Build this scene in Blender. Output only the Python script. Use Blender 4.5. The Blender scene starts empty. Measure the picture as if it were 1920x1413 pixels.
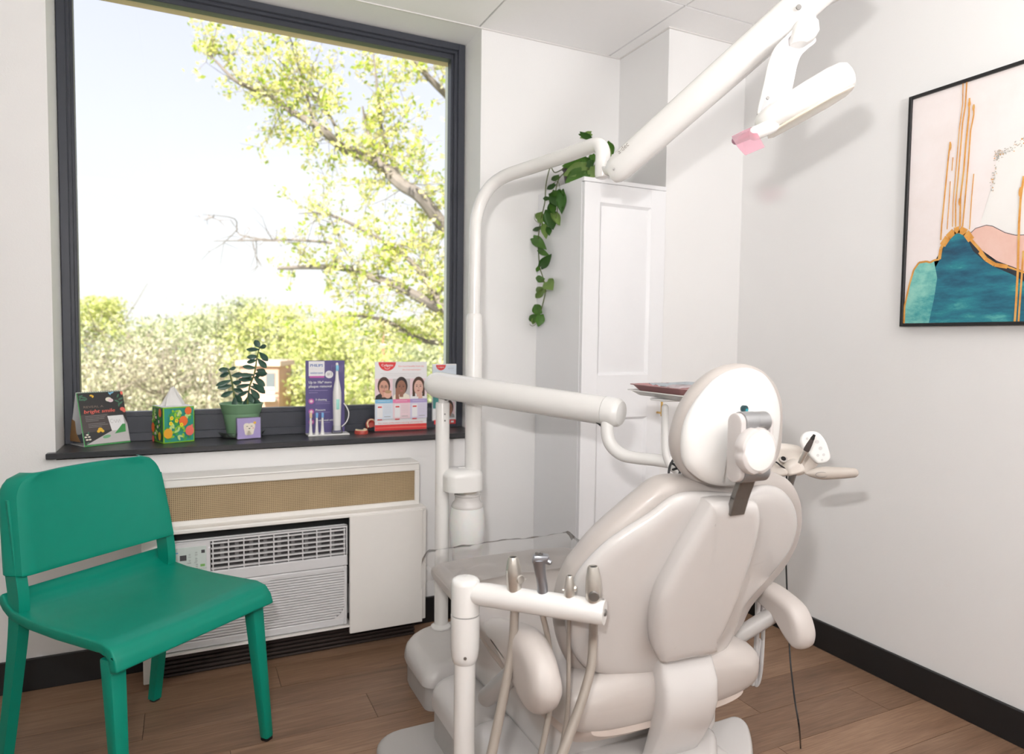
import bpy, bmesh, math, random
import numpy as np
from mathutils import Vector, Matrix, noise
random.seed(7); np.random.seed(7)
scn = bpy.context.scene
COL = scn.collection
# ------------------------------------------------------------------ camera
CAM_H = 1.13
FPX = 1292.2
YAW, PIT, ROL = -0.4437002, 0.05337328, 0.01233403
_cy, _sy, _cp, _sp, _cr, _sr = (math.cos(YAW), math.sin(YAW), math.cos(PIT), math.sin(PIT), math.cos(ROL), math.sin(ROL))
CF = Vector((-_sy*_cp, _cy*_cp, -_sp))
_r = Vector((_cy, _sy, 0)); _u = _r.cross(CF)
CR = _cr*_r + _sr*_u
CU = -_sr*_r + _cr*_u
CP = Vector((0, 0, CAM_H))
cd = bpy.data.cameras.new('camera'); cam = bpy.data.objects.new('camera', cd); COL.objects.link(cam)
cd.sensor_fit = 'HORIZONTAL'; cd.sensor_width = 36.0; cd.lens = 36.0*FPX/1920.0
cd.clip_start = 0.02; cd.clip_end = 600
cd.dof.use_dof = True; cd.dof.focus_distance = 1.75; cd.dof.aperture_fstop = 3.5
cam.matrix_world = Matrix(((CR.x, CU.x, -CF.x, CP.x), (CR.y, CU.y, -CF.y, CP.y), (CR.z, CU.z, -CF.z, CP.z), (0, 0, 0, 1)))
scn.camera = cam
# ------------------------------------------------------------------ world, sun, lights, exposure
vs = scn.view_settings
vs.view_transform = 'Standard'; vs.look = 'None'; vs.gamma = 1.0; vs.use_curve_mapping = False
vs.exposure = 0.0
scn.display_settings.display_device = 'sRGB'
world = bpy.data.worlds.new('world'); scn.world = world; world.use_nodes = True
wn = world.node_tree; wn.nodes.clear()
_o = wn.nodes.new('ShaderNodeOutputWorld'); _b = wn.nodes.new('ShaderNodeBackground')
_tc = wn.nodes.new('ShaderNodeTexCoord'); _sx = wn.nodes.new('ShaderNodeSeparateXYZ'); _rp = wn.nodes.new('ShaderNodeValToRGB')
wn.links.new(_tc.outputs['Generated'], _sx.inputs[0]); wn.links.new(_sx.outputs['Z'], _rp.inputs[0])
_rp.color_ramp.elements[0].position = 0.0; _rp.color_ramp.elements[0].color = (1.0, 0.985, 0.96, 1)
_rp.color_ramp.elements[1].position = 0.50; _rp.color_ramp.elements[1].color = (0.735, 0.765, 1.0, 1)
_e = _rp.color_ramp.elements.new(0.22); _e.color = (0.90, 0.925, 1.0, 1)
wn.links.new(_rp.outputs[0], _b.inputs[0]); _b.inputs[1].default_value = 1.12
wn.links.new(_b.outputs[0], _o.inputs[0])

def add_light(name, kind, loc, energy, color=(1, 1, 1), size=0.1, size_y=None, target=None, direction=None, **kw):
    l = bpy.data.lights.new(name, kind); l.energy = energy; l.color = color
    if kind == 'AREA':
        l.size = size
        if size_y: l.shape = 'RECTANGLE'; l.size_y = size_y
    elif kind in ('POINT', 'SPOT'): l.shadow_soft_size = size
    o = bpy.data.objects.new(name, l); COL.objects.link(o); o.location = loc
    if target is not None: direction = Vector(target)-Vector(loc)
    if direction is not None: o.rotation_euler = Vector(direction).to_track_quat('-Z', 'Y').to_euler()
    for k, v in kw.items(): setattr(l, k, v)
    return o
_sun = add_light('sun', 'SUN', (0, 0, 20), 11.5, (1.0, 0.95, 0.82), direction=(0.45, 0.62, -0.62)); _sun.data.angle = 0.01
# the photographer's flash, a little above and to the left of the lens
FL = CP + CR*-0.10 + CU*0.235
_fl = add_light('camera_flash', 'AREA', FL, 8.8, (1.0, 0.975, 0.96), size=0.07, size_y=0.045, direction=CF+CR*.20+Vector((0, 0, 0.48)))
_fl.data.use_nodes = True; _fn = _fl.data.node_tree; _em = _fn.nodes['Emission']; _lf = _fn.nodes.new('ShaderNodeLightFalloff'); _lf.inputs['Strength'].default_value = 1.0
_fn.links.new(_lf.outputs['Linear'], _em.inputs['Strength'])
# second flash head bounced off the ceiling above and behind the camera
_bn = add_light('bounce_flash', 'AREA', (0.90, -0.60, 1.50), 66.0, (1.0, 0.995, 0.992), size=0.4, size_y=0.4, direction=(0.15, 0.12, 1))
# unseen ceiling lamp added behind the camera to fill in ambient light
add_light('ceiling_fill_lamp', 'AREA', (-0.6, -0.9, 2.335), 8.0, (1.0, 0.975, 0.94), size=1.15, size_y=0.56, direction=(0, 0, -1))

# ------------------------------------------------------------------ helpers
def ray(x, y): return CF + CR*((x-960.0)/FPX) - CU*((y-706.5)/FPX)
def PD(x, y, d): return CP + ray(x, y)*d
def PX(x, y, X): r = ray(x, y); return CP + r*(X/r.x)
def PY(x, y, Y): r = ray(x, y); return CP + r*(Y/r.y)
def PZ(x, y, z): r = ray(x, y); return CP + r*((z-CAM_H)/r.z)
def PPL(x, y, O, N): r = ray(x, y); return CP + r*((O-CP).dot(N)/r.dot(N))

MATS = {}
def mat(name, color, rough=0.5, metal=0.0, var=0.03, scale=30.0, bump=0.0, bscale=200.0, spec=0.5, coat=0.0, emit=None, trans=0.0, alpha=1.0, sheen=0.0, sss=0.0, ior=None, stretch=None):
    if name in MATS: return MATS[name]
    m = bpy.data.materials.new(name); m.use_nodes = True; nt = m.node_tree; p = nt.nodes['Principled BSDF']
    p.inputs['Roughness'].default_value = rough; p.inputs['Metallic'].default_value = metal
    p.inputs['Specular IOR Level'].default_value = spec; p.inputs['Coat Weight'].default_value = coat
    if sss: p.inputs['Subsurface Weight'].default_value = sss; p.inputs['Subsurface Scale'].default_value = 0.01
    if trans: p.inputs['Transmission Weight'].default_value = trans
    if alpha < 1: p.inputs['Alpha'].default_value = alpha
    if ior: p.inputs['IOR'].default_value = ior
    if emit: p.inputs['Emission Color'].default_value = (*emit[:3], 1); p.inputs['Emission Strength'].default_value = emit[3]
    tc = nt.nodes.new('ShaderNodeTexCoord'); mp = nt.nodes.new('ShaderNodeMapping')
    nt.links.new(tc.outputs['Object'], mp.inputs[0])
    if stretch: mp.inputs['Scale'].default_value = stretch
    nz = nt.nodes.new('ShaderNodeTexNoise'); nz.inputs['Scale'].default_value = scale; nz.inputs['Detail'].default_value = 4
    nt.links.new(mp.outputs[0], nz.inputs['Vector'])
    mx = nt.nodes.new('ShaderNodeMix'); mx.data_type = 'RGBA'
    nt.links.new(nz.outputs['Fac'], mx.inputs['Factor'])
    mx.inputs['A'].default_value = (*[max(0, c*(1-var)) for c in color], 1); mx.inputs['B'].default_value = (*[min(1, c*(1+var)) for c in color], 1)
    nt.links.new(mx.outputs['Result'], p.inputs['Base Color'])
    if bump:
        n2 = nt.nodes.new('ShaderNodeTexNoise'); n2.inputs['Scale'].default_value = bscale; n2.inputs['Detail'].default_value = 3
        nt.links.new(mp.outputs[0], n2.inputs['Vector'])
        bp = nt.nodes.new('ShaderNodeBump'); bp.inputs['Strength'].default_value = bump; bp.inputs['Distance'].default_value = 0.002
        nt.links.new(n2.outputs['Fac'], bp.inputs['Height']); nt.links.new(bp.outputs[0], p.inputs['Normal'])
    MATS[name] = m; return m

def glass_mat(name, tint=(1, 1, 1), glossy=0.05, rough=0.02, alpha_white=0.0):
    if name in MATS: return MATS[name]
    m = bpy.data.materials.new(name); m.use_nodes = True; nt = m.node_tree; nt.nodes.clear()
    o = nt.nodes.new('ShaderNodeOutputMaterial'); t = nt.nodes.new('ShaderNodeBsdfTransparent'); g = nt.nodes.new('ShaderNodeBsdfGlossy')
    t.inputs[0].default_value = (*tint, 1); g.inputs['Roughness'].default_value = rough
    fr = nt.nodes.new('ShaderNodeFresnel'); fr.inputs[0].default_value = 1.12+glossy*4
    mx = nt.nodes.new('ShaderNodeMixShader'); nt.links.new(fr.outputs[0], mx.inputs[0]); nt.links.new(t.outputs[0], mx.inputs[1]); nt.links.new(g.outputs[0], mx.inputs[2])
    last = mx
    if alpha_white:
        d = nt.nodes.new('ShaderNodeBsdfDiffuse'); d.inputs[0].default_value = (.85, .85, .85, 1)
        m2 = nt.nodes.new('ShaderNodeMixShader'); m2.inputs[0].default_value = alpha_white
        nt.links.new(mx.outputs[0], m2.inputs[1]); nt.links.new(d.outputs[0], m2.inputs[2]); last = m2
    nt.links.new(last.outputs[0], o.inputs[0]); MATS[name] = m; return m

WPOS = {}
def thing(name, label, cat, loc=(0, 0, 0), group=None):
    o = bpy.data.objects.new(name, None); COL.objects.link(o); o.location = Vector(loc); o.empty_display_size = .05
    WPOS[o.name] = Vector(loc); o['label'] = label; o['category'] = cat
    if group: o['group'] = group
    return o
def tag(o, label, cat, group=None, kind=None):
    o['label'] = label; o['category'] = cat
    if group: o['group'] = group
    if kind: o['kind'] = kind
    return o
def sharpen(bm, ang=35):
    for f in bm.faces: f.smooth = True
    a = math.radians(ang)
    for e in bm.edges:
        if len(e.link_faces) == 2:
            try: e.smooth = e.calc_face_angle() < a
            except ValueError: pass
def obj(name, bm, m, parent=None, smooth=True, label=None, kind=None, ang=35, recalc=True):
    """link a bmesh (world coordinates) as one object with its origin at its own centre"""
    if isinstance(bm, bmesh.types.BMesh):
        if recalc: bmesh.ops.recalc_face_normals(bm, faces=bm.faces)
        if smooth: sharpen(bm, ang)
        me = bpy.data.meshes.new(name); bm.to_mesh(me); bm.free()
    else: me = bm
    n = len(me.vertices); co = np.empty(n*3, 'f'); me.vertices.foreach_get('co', co); co = co.reshape(-1, 3)
    c = (co.min(0)+co.max(0))/2; me.vertices.foreach_set('co', (co-c).ravel()); me.update()
    for mm in (m if isinstance(m, (list, tuple)) else [m]): me.materials.append(mm)
    o = bpy.data.objects.new(name, me); COL.objects.link(o)
    c = Vector([float(v) for v in c]); WPOS[o.name] = c
    if parent is not None: o.parent = parent; o.location = c-WPOS[parent.name]
    else: o.location = c
    if label: o['label'] = label
    if kind: o['kind'] = kind
    return o
def struct(name, bm, m, smooth=False, parent=None):
    return obj(name, bm, m, parent, smooth, kind='structure')
def BM(): return bmesh.new()
def box(bm, x0, x1, y0, y1, z0, z1, bev=0.0, seg=2, mi=0):
    t = bmesh.new()
    bmesh.ops.create_cube(t, size=1.0)
    for v in t.verts: v.co = Vector(((x0+x1)/2+v.co.x*(x1-x0), (y0+y1)/2+v.co.y*(y1-y0), (z0+z1)/2+v.co.z*(z1-z0)))
    if bev > 0: bmesh.ops.bevel(t, geom=list(t.edges), offset=bev, segments=seg, profile=.5, affect='EDGES')
    merge(bm, t, mi=mi)
def merge(bm, t, M=None, mi=0):
    vm = {}
    for v in t.verts: vm[v] = bm.verts.new(M @ v.co if M else v.co)
    for f in t.faces:
        try: nf = bm.faces.new([vm[v] for v in f.verts]); nf.material_index = mi or f.material_index
        except ValueError: pass
    t.free()
def frame_mat(O, X, Y, Z):
    return Matrix(((X.x, Y.x, Z.x, O.x), (X.y, Y.y, Z.y, O.y), (X.z, Y.z, Z.z, O.z), (0, 0, 0, 1)))
def obox(bm, O, X, Y, Z, sx, sy, sz, bev=0.0, seg=2, mi=0):
    """oriented box centred at O"""
    t = bmesh.new(); bmesh.ops.create_cube(t, size=1.0)
    for v in t.verts: v.co = Vector((v.co.x*sx, v.co.y*sy, v.co.z*sz))
    if bev > 0: bmesh.ops.bevel(t, geom=list(t.edges), offset=bev, segments=seg, profile=.5, affect='EDGES')
    merge(bm, t, frame_mat(Vector(O), X.normalized(), Y.normalized(), Z.normalized()), mi)
def catmull(P, n=8, closed=False):
    P = [Vector(p) for p in P]; out = []; L = len(P)
    rng = range(L if closed else L-1)
    for i in rng:
        if closed: a, b, c, d = P[(i-1) % L], P[i], P[(i+1) % L], P[(i+2) % L]
        else: a, b, c, d = P[max(i-1, 0)], P[i], P[i+1], P[min(i+2, L-1)]
        for k in range(n):
            t = k/n; t2 = t*t; t3 = t2*t
            out.append(.5*((2*b)+(-a+c)*t+(2*a-5*b+4*c-d)*t2+(-a+3*b-3*c+d)*t3))
    if not closed: out.append(P[-1])
    return out
def tube(bm, pts, rad, seg=16, n=6, cap='round', flat=None, mi=0, spline=True):
    """swept tube; rad number or list; flat=(axis Vector, factor) squashes the section"""
    P0 = [Vector(p) for p in pts]
    rr = rad if isinstance(rad, (list, tuple)) else [rad]*len(P0)
    if spline and len(P0) > 2:
        P = catmull(P0, n); R = [v.x for v in catmull([Vector((r, 0, 0)) for r in rr], n)]
    else: P = P0; R = list(rr)
    T = []
    for i in range(len(P)):
        a = P[max(i-1, 0)]; b = P[min(i+1, len(P)-1)]; T.append((b-a).normalized())
    if cap == 'round':
        k = 4; h0 = []; h1 = []
        for j in range(k):
            an = math.pi/2*(j/k)
            h0.append((P[0]-T[0]*R[0]*math.cos(an)*.999, max(R[0]*math.sin(an), 1e-5)))
            h1.append((P[-1]+T[-1]*R[-1]*math.sin(math.pi/2*((j+1)/k)), max(R[-1]*math.cos(math.pi/2*((j+1)/k)), 1e-5)))
        P = [h[0] for h in h0]+P+[h[0] for h in h1]; R = [h[1] for h in h0]+R+[h[1] for h in h1]; T = [T[0]]*k+T+[T[-1]]*k
    up = Vector((0, 0, 1)) if abs(T[0].z) < .9 else Vector((1, 0, 0))
    if flat: up = Vector(flat[0])
    N = (up-T[0]*up.dot(T[0])).normalized(); rings = []
    for i, p in enumerate(P):
        if i: N = N-T[i]*N.dot(T[i]); N.normalize()
        B = T[i].cross(N); ring = []
        for s in range(seg):
            a = 2*math.pi*s/seg
            ring.append(bm.verts.new(p+N*math.cos(a)*R[i]*(flat[1] if flat else 1)+B*math.sin(a)*R[i]))
        rings.append(ring)
    for i in range(len(rings)-1):
        for s in range(seg):
            f = bm.faces.new((rings[i][s], rings[i][(s+1) % seg], rings[i+1][(s+1) % seg], rings[i+1][s])); f.material_index = mi
    f = bm.faces.new(rings[0][::-1]); f.material_index = mi; f = bm.faces.new(rings[-1]); f.material_index = mi
def lathe(bm, O, axis, prof, seg=28, mi=0, flute=None):
    """profile [(r, h)] turned round axis through O"""
    A = Vector(axis).normalized(); up = Vector((1, 0, 0)) if abs(A.x) < .9 else Vector((0, 1, 0))
    N = (up-A*up.dot(A)).normalized(); B = A.cross(N); rings = []
    O = Vector(O)
    for r, h in prof:
        ring = []
        for s in range(seg):
            a = 2*math.pi*s/seg; q = max(r, 1e-5)
            if flute: q *= 1-flute[1]*max(0, math.cos(a*flute[0]))**6
            ring.append(bm.verts.new(O+A*h+N*math.cos(a)*q+B*math.sin(a)*q))
        rings.append(ring)
    for i in range(len(rings)-1):
        for s in range(seg):
            f = bm.faces.new((rings[i][s], rings[i][(s+1) % seg], rings[i+1][(s+1) % seg], rings[i+1][s])); f.material_index = mi
    f = bm.faces.new(rings[0][::-1]); f.material_index = mi; f = bm.faces.new(rings[-1]); f.material_index = mi
def prism(bm, pts, N, mi=0, bev=0.0, seg=2):
    """polygon (world points) extruded by vector N"""
    t = bmesh.new(); a = [t.verts.new(p) for p in pts]; b = [t.verts.new(Vector(p)+N) for p in pts]; k = len(a)
    t.faces.new(a[::-1]); t.faces.new(b)
    for i in range(k): t.faces.new((a[i], a[(i+1) % k], b[(i+1) % k], b[i]))
    bmesh.ops.recalc_face_normals(t, faces=t.faces)
    if bev > 0: bmesh.ops.bevel(t, geom=list(t.edges), offset=bev, segments=seg, profile=.5, affect='EDGES')
    merge(bm, t, mi=mi)
def pad(bm, pts, N, prof, n=5, smooth=True, bend=None, mi=0):
    """cushion: closed outline (world points), N = outward normal; prof = [(inset, height)] from the
    middle of the front face out over the rim and back to the middle of the rear face"""
    P = catmull(pts, n, True) if smooth else [Vector(p) for p in pts]
    c = sum(P, Vector())/len(P); N = N.normalized(); L = len(P)
    # inward directions from the local outline normals mixed with the centre direction
    I = []
    for i in range(L):
        t = (P[(i+1) % L]-P[i-1]); q = N.cross(t)
        if q.length > 1e-9: q.normalize()
        d = (c-P[i]).normalized()
        if q.dot(d) < 0: q = -q
        I.append((q*.5+d*.5).normalized())
    D = [(c-p).length for p in P]; dm = min(D)
    def ring(ins, h):
        out = []
        for i in range(L):
            f = ins*dm if ins <= 1 else dm
            k = min(1.0, ins)
            # near the rim follow the rim, near the centre converge on it
            p = P[i]+I[i]*min(ins*dm, D[i]*.98)*(1-k)+(c-P[i])*k*k*1.0 if k < .999 else c.copy()
            p = p+N*h
            if bend: p = p+bend(p)
            out.append(bm.verts.new(p))
        return out
    rings = [ring(i, h) for i, h in prof]
    for a, b in zip(rings, rings[1:]):
        for s in range(L):
            f = bm.faces.new((a[s], a[(s+1) % L], b[(s+1) % L], b[s])); f.material_index = mi
    bmesh.ops.remove_doubles(bm, verts=[v for r in (rings[0], rings[-1]) for v in r], dist=1e-5)
def pill(th_f, th_b, r=.35, dome=0.0, k=5):
    """standard cushion profile: front height th_f, back -th_b, edge rounding over inset fraction r"""
    p = [(1.0, th_f+dome)]+[(q, th_f+dome*math.sin(math.pi/2*min(1, (q-r)/(1-r)))**1.0) for q in [1-(1-r)*i/8 for i in range(1, 8)]]
    for j in range(k+1):
        a = math.pi/2*j/k; p.append((r*(1-math.sin(a)), th_f*math.cos(a)))
    for j in range(1, k+1):
        a = math.pi/2*j/k; p.append((r*(1-math.cos(a)), -th_b*math.sin(a)))
    p += [(max(.6, r+.05), -th_b), (1.0, -th_b)]
    return p
def grid_surf(bm, f, nu, nv, mi=0):
    V = [[bm.verts.new(f(i/nu, j/nv)) for j in range(nv+1)] for i in range(nu+1)]
    for i in range(nu):
        for j in range(nv):
            q = bm.faces.new((V[i][j], V[i+1][j], V[i+1][j+1], V[i][j+1])); q.material_index = mi
    return V
def flat(name, color, rough=.5): return mat(name, color, rough, var=.02)

_fonts = {}
def text_geo(s):
    """triangulated outline of a line of text in unit height, as (verts2d, faces)"""
    if s in _fonts: return _fonts[s]
    cu = bpy.data.curves.new('t', 'FONT'); cu.body = s; cu.size = 1.0; cu.resolution_u = 2
    o = bpy.data.objects.new('t', cu); COL.objects.link(o)
    dg = bpy.context.evaluated_depsgraph_get(); dg.update(); e = o.evaluated_get(dg); me = e.to_mesh()
    v = [(w.co.x, w.co.y) for w in me.vertices]; f = [tuple(p.vertices) for p in me.polygons]
    e.to_mesh_clear(); bpy.data.objects.remove(o); bpy.data.curves.remove(cu)
    _fonts[s] = (v, f); return v, f
class Print:
    """flat printed artwork on the plane O + u*U + v*V (u, v in metres), layers a hair apart"""
    def __init__(s, O, U, V, step=.00008):
        s.O, s.U, s.V = Vector(O), Vector(U).normalized(), Vector(V).normalized(); s.N = s.U.cross(s.V); s.bm = bmesh.new(); s.m = []; s.k = 0; s.step = step
    def mi(s, m):
        if m not in s.m: s.m.append(m)
        return s.m.index(m)
    def pt(s, u, v): return s.O+s.U*u+s.V*v+s.N*(s.step*(s.k+1))
    def poly(s, pts, m):
        f = s.bm.faces.new([s.bm.verts.new(s.pt(*p)) for p in pts]); f.material_index = s.mi(m); s.k += 1
        bmesh.ops.triangulate(s.bm, faces=[f]); return s
    def rect(s, u0, v0, u1, v1, m): return s.poly([(u0, v0), (u1, v0), (u1, v1), (u0, v1)], m)
    def ell(s, u, v, a, b, m, n=20, rot=0, a0=0, a1=360):
        r = math.radians(rot); P = []
        full = a1-a0 >= 360
        for i in range(n if full else n+1):
            t = math.radians(a0+(a1-a0)*i/n); x = a*math.cos(t); y = b*math.sin(t)
            P.append((u+x*math.cos(r)-y*math.sin(r), v+x*math.sin(r)+y*math.cos(r)))
        return s.poly(P, m)
    def line(s, pts, w, m):
        for (a, b), (c, d) in zip(pts, pts[1:]):
            L = math.hypot(c-a, d-b) or 1e-6; nx, ny = -(d-b)/L*w/2, (c-a)/L*w/2
            f = s.bm.faces.new([s.bm.verts.new(s.pt(*p)) for p in ((a+nx, b+ny), (a-nx, b-ny), (c-nx, d-ny), (c+nx, d+ny))]); f.material_index = s.mi(m)
        s.k += 1; return s
    def text(s, t, u, v, h, m, width=None, center=False, bold=0, shear=0.0):
        V, F = text_geo(t)
        if not V: return s
        x0 = min(p[0] for p in V); x1 = max(p[0] for p in V); sx = h*1.35
        if width: sx = width/(x1-x0)
        off = -(x0+x1)/2*sx if center else -x0*sx
        for du in ([0] if not bold else [-bold*h, bold*h]):
            vs_ = [s.bm.verts.new(s.pt(u+off+p[0]*sx+du+shear*p[1]*h, v+p[1]*h*1.35)) for p in V]
            for f in F:
                try: q = s.bm.faces.new([vs_[i] for i in f]); q.material_index = s.mi(m)
                except ValueError: pass
            s.k += 1
        return s
    def build(s, name, parent=None, label=None):
        return obj(name, s.bm, s.m, parent, smooth=False, label=label, recalc=False)
# ------------------------------------------------------------------ materials
M_wall = mat('wall_paint', (.795, .787, .780), .55, var=.012, scale=6, bump=.12, bscale=260)
M_ceil = mat('ceiling_tile_white', (.90, .89, .885), .9, var=.01, bump=.1, bscale=400)
M_grid = mat('ceiling_grid', (.50, .46, .44), .6)
M_black = mat('baseboard_black', (.010, .010, .011), .45, var=.1)
M_sill = mat('sill_black_stone', (.035, .036, .040), .32, var=.35, scale=35, bump=.15, bscale=60, stretch=(1, 6, 6))
M_frame = mat('window_frame_paint', (.040, .044, .058), .42, var=.12, scale=50, stretch=(1, 1, .1))
M_white_plastic = mat('white_plastic', (.80, .79, .77), .28, coat=.1, var=.01)
M_white_metal = mat('white_enamel', (.77, .755, .735), .22, coat=.25, var=.012)
M_cabinet = mat('white_lacquer', (.80, .80, .815), .35, var=.01)
M_green = mat('green_chair_plastic', (.000, .235, .160), .42, spec=.32, var=.04, bump=.06, bscale=900)
M_shell = mat('chair_shell_white', (.62, .595, .578), .24, coat=.3, var=.012)
M_uphol = mat('grey_beige_vinyl', (.52, .475, .445), .38, coat=.05, var=.02, bump=.05, bscale=500)
M_tan = mat('beige_seat_shell', (.58, .50, .45), .42, var=.02)
M_basegrey = mat('grey_base_plastic', (.42, .40, .385), .4, var=.02)
M_baselight = mat('light_grey_base_plastic', (.60, .575, .56), .34, var=.02)
M_hose = mat('taupe_silicone_hose', (.34, .295, .255), .5, var=.04)
M_hosew = mat('white_silicone_hose', (.58, .57, .57), .45)
M_cable = mat('black_cable', (.012, .012, .013), .5)
M_steel = mat('brushed_steel', (.66, .63, .58), .30, metal=.85, var=.08, scale=90)
M_dsteel = mat('dark_brushed_steel', (.23, .22, .21), .38, metal=.8, var=.08, scale=90)
M_gmetal = mat('grey_anodised_bracket', (.33, .33, .335), .35, metal=.6, var=.05, scale=120, stretch=(.2, 6, 6))
M_hole = mat('opening_shade_black', (.006, .006, .006), .8)  # near black colour standing in for the shade inside openings
M_brass = mat('brass', (.72, .47, .16), .28, metal=1.0)
M_glass = glass_mat('clear_glass', (.99, 1, .995), .04, .0)
M_acrylic = glass_mat('clear_acrylic', (.97, .98, .99), .03, .02, alpha_white=.06)
M_film = glass_mat('clear_plastic_film', (.985, .98, .975), .03, .10, alpha_white=.10)

# ------------------------------------------------------------------ room shell
YW, XR, ZC, XL, YF = 2.585, 2.129, 2.36, -1.7, -1.5
CHX, CHY = 1.732, 2.245           # projecting column in the corner
WX0, WX1, YG = -0.374, 1.077, 2.80   # window opening and glass plane
ZS = 0.757                          # sill top
# floor: sub floor with individual planks
bm = BM(); box(bm, XL-.1, XR+.1, YF-.1, YW+.3, -.12, -.004)
M_under = mat('sub_floor', (.05, .035, .028), .9)
floor = struct('floor', bm, M_under)
def plank_mat():
    m = bpy.data.materials.new('walnut_vinyl_plank'); m.use_nodes = True; nt = m.node_tree; p = nt.nodes['Principled BSDF']
    N = nt.nodes.new; L = nt.links.new
    g = N('ShaderNodeNewGeometry'); oi = N('ShaderNodeObjectInfo'); mu = N('ShaderNodeMath'); mu.operation = 'MULTIPLY'; mu.inputs[1].default_value = 37.0
    L(oi.outputs['Random'], mu.inputs[0])
    cb = N('ShaderNodeCombineXYZ'); L(mu.outputs[0], cb.inputs[0]); L(mu.outputs[0], cb.inputs[1]); L(mu.outputs[0], cb.inputs[2])
    ad = N('ShaderNodeVectorMath'); L(g.outputs['Position'], ad.inputs[0]); L(cb.outputs[0], ad.inputs[1])
    mp = N('ShaderNodeMapping'); mp.inputs['Scale'].default_value = (2.2, 26, 26); L(ad.outputs[0], mp.inputs[0])
    n1 = N('ShaderNodeTexNoise'); n1.inputs['Scale'].default_value = 1.0; n1.inputs['Detail'].default_value = 8; n1.inputs['Roughness'].default_value = .65; n1.inputs['Distortion'].default_value = .6
    L(mp.outputs[0], n1.inputs['Vector'])
    mp2 = N('ShaderNodeMapping'); mp2.inputs['Scale'].default_value = (12, 190, 190); L(ad.outputs[0], mp2.inputs[0])
    n2 = N('ShaderNodeTexNoise'); n2.inputs['Scale'].default_value = 1.0; n2.inputs['Detail'].default_value = 3; L(mp2.outputs[0], n2.inputs['Vector'])
    mp3 = N('ShaderNodeMapping'); mp3.inputs['Scale'].default_value = (1.0, 4.5, 4.5); L(ad.outputs[0], mp3.inputs[0])
    n3 = N('ShaderNodeTexNoise'); n3.inputs['Scale'].default_value = 1.2; n3.inputs['Detail'].default_value = 2; L(mp3.outputs[0], n3.inputs['Vector'])
    r = N('ShaderNodeValToRGB'); e = r.color_ramp.elements
    e[0].position = .28; e[0].color = (.115, .062, .036, 1); e[1].position = .74; e[1].color = (.40, .255, .165, 1)
    q = e.new(.5); q.color = (.240, .140, .086, 1)
    mx = N('ShaderNodeMix'); mx.data_type = 'FLOAT'; mx.inputs[0].default_value = .38; L(n1.outputs['Fac'], mx.inputs[2]); L(n3.outputs['Fac'], mx.inputs[3])
    mx2 = N('ShaderNodeMix'); mx2.data_type = 'FLOAT'; mx2.inputs[0].default_value = .3; L(mx.outputs[0], mx2.inputs[2]); L(n2.outputs['Fac'], mx2.inputs[3])
    L(mx2.outputs[0], r.inputs[0])
    hs = N('ShaderNodeHueSaturation'); mr = N('ShaderNodeMapRange'); L(oi.outputs['Random'], mr.inputs[0]); mr.inputs['To Min'].default_value = .82; mr.inputs['To Max'].default_value = 1.22
    L(mr.outputs[0], hs.inputs['Value']); L(r.outputs[0], hs.inputs['Color']); L(hs.outputs[0], p.inputs['Base Color'])
    p.inputs['Roughness'].default_value = .46
    bp = N('ShaderNodeBump'); bp.inputs['Strength'].default_value = .25; bp.inputs['Distance'].default_value = .001; L(n2.outputs['Fac'], bp.inputs['Height']); L(bp.outputs[0], p.inputs['Normal'])
    return m
M_plank = plank_mat()
PW, PL, GAP = .152, 1.22, .0016
bm = BM(); box(bm, -.5, .5, -.5, .5, -.5, .5)
pm = bpy.data.meshes.new('plank'); bm.to_mesh(pm); bm.free(); pm.materials.append(M_plank)
row = 0; y = YW
while y > YF:
    y0 = max(y-PW, YF); off = [.0, .47, .86, .23, .64, 1.03, .38][row % 7]
    x = XL-off
    while x < XR:
        a, b = max(x, XL), min(x+PL, XR)
        if b-a > .03:
            o = bpy.data.objects.new('plank', pm); COL.objects.link(o); o.parent = floor
            o.location = Vector(((a+b)/2, (y+y0)/2, -.002))-WPOS['floor']; o.scale = (b-a-GAP, y-y0-GAP, .004)
        x += PL
    y -= PW; row += 1
# ceiling: slab, hanging grid and lay-in tiles
bm = BM(); box(bm, XL-.1, XR+.1, YF-.1, YW+.42, ZC+.016, ZC+.12)
ceiling = struct('ceiling', bm, M_grid)
bm = BM(); box(bm, -.5, .5, -.5, .5, -.5, .5)
tm = bpy.data.meshes.new('ceiling_tile'); bm.to_mesh(tm); bm.free(); tm.materials.append(M_ceil)
gx = [XR-.001, 1.672, 1.064, .456, -.152, -.76, -1.368, XL+.001]; gy = [YW, 2.078, .86, -.36, YF+.001]
for i in range(len(gx)-1):
    for j in range(len(gy)-1):
        parts = [(gx[i+1], gx[i], gy[j+1], gy[j])]
        for (a, b, c, d) in parts:
            g = .0035
            o = bpy.data.objects.new('ceiling_tile', tm); COL.objects.link(o); o.parent = ceiling
            o.location = Vector(((a+b)/2, (c+d)/2, ZC+.008))-WPOS['ceiling']; o.scale = (b-a-2*g, d-c-2*g, .016)
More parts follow.
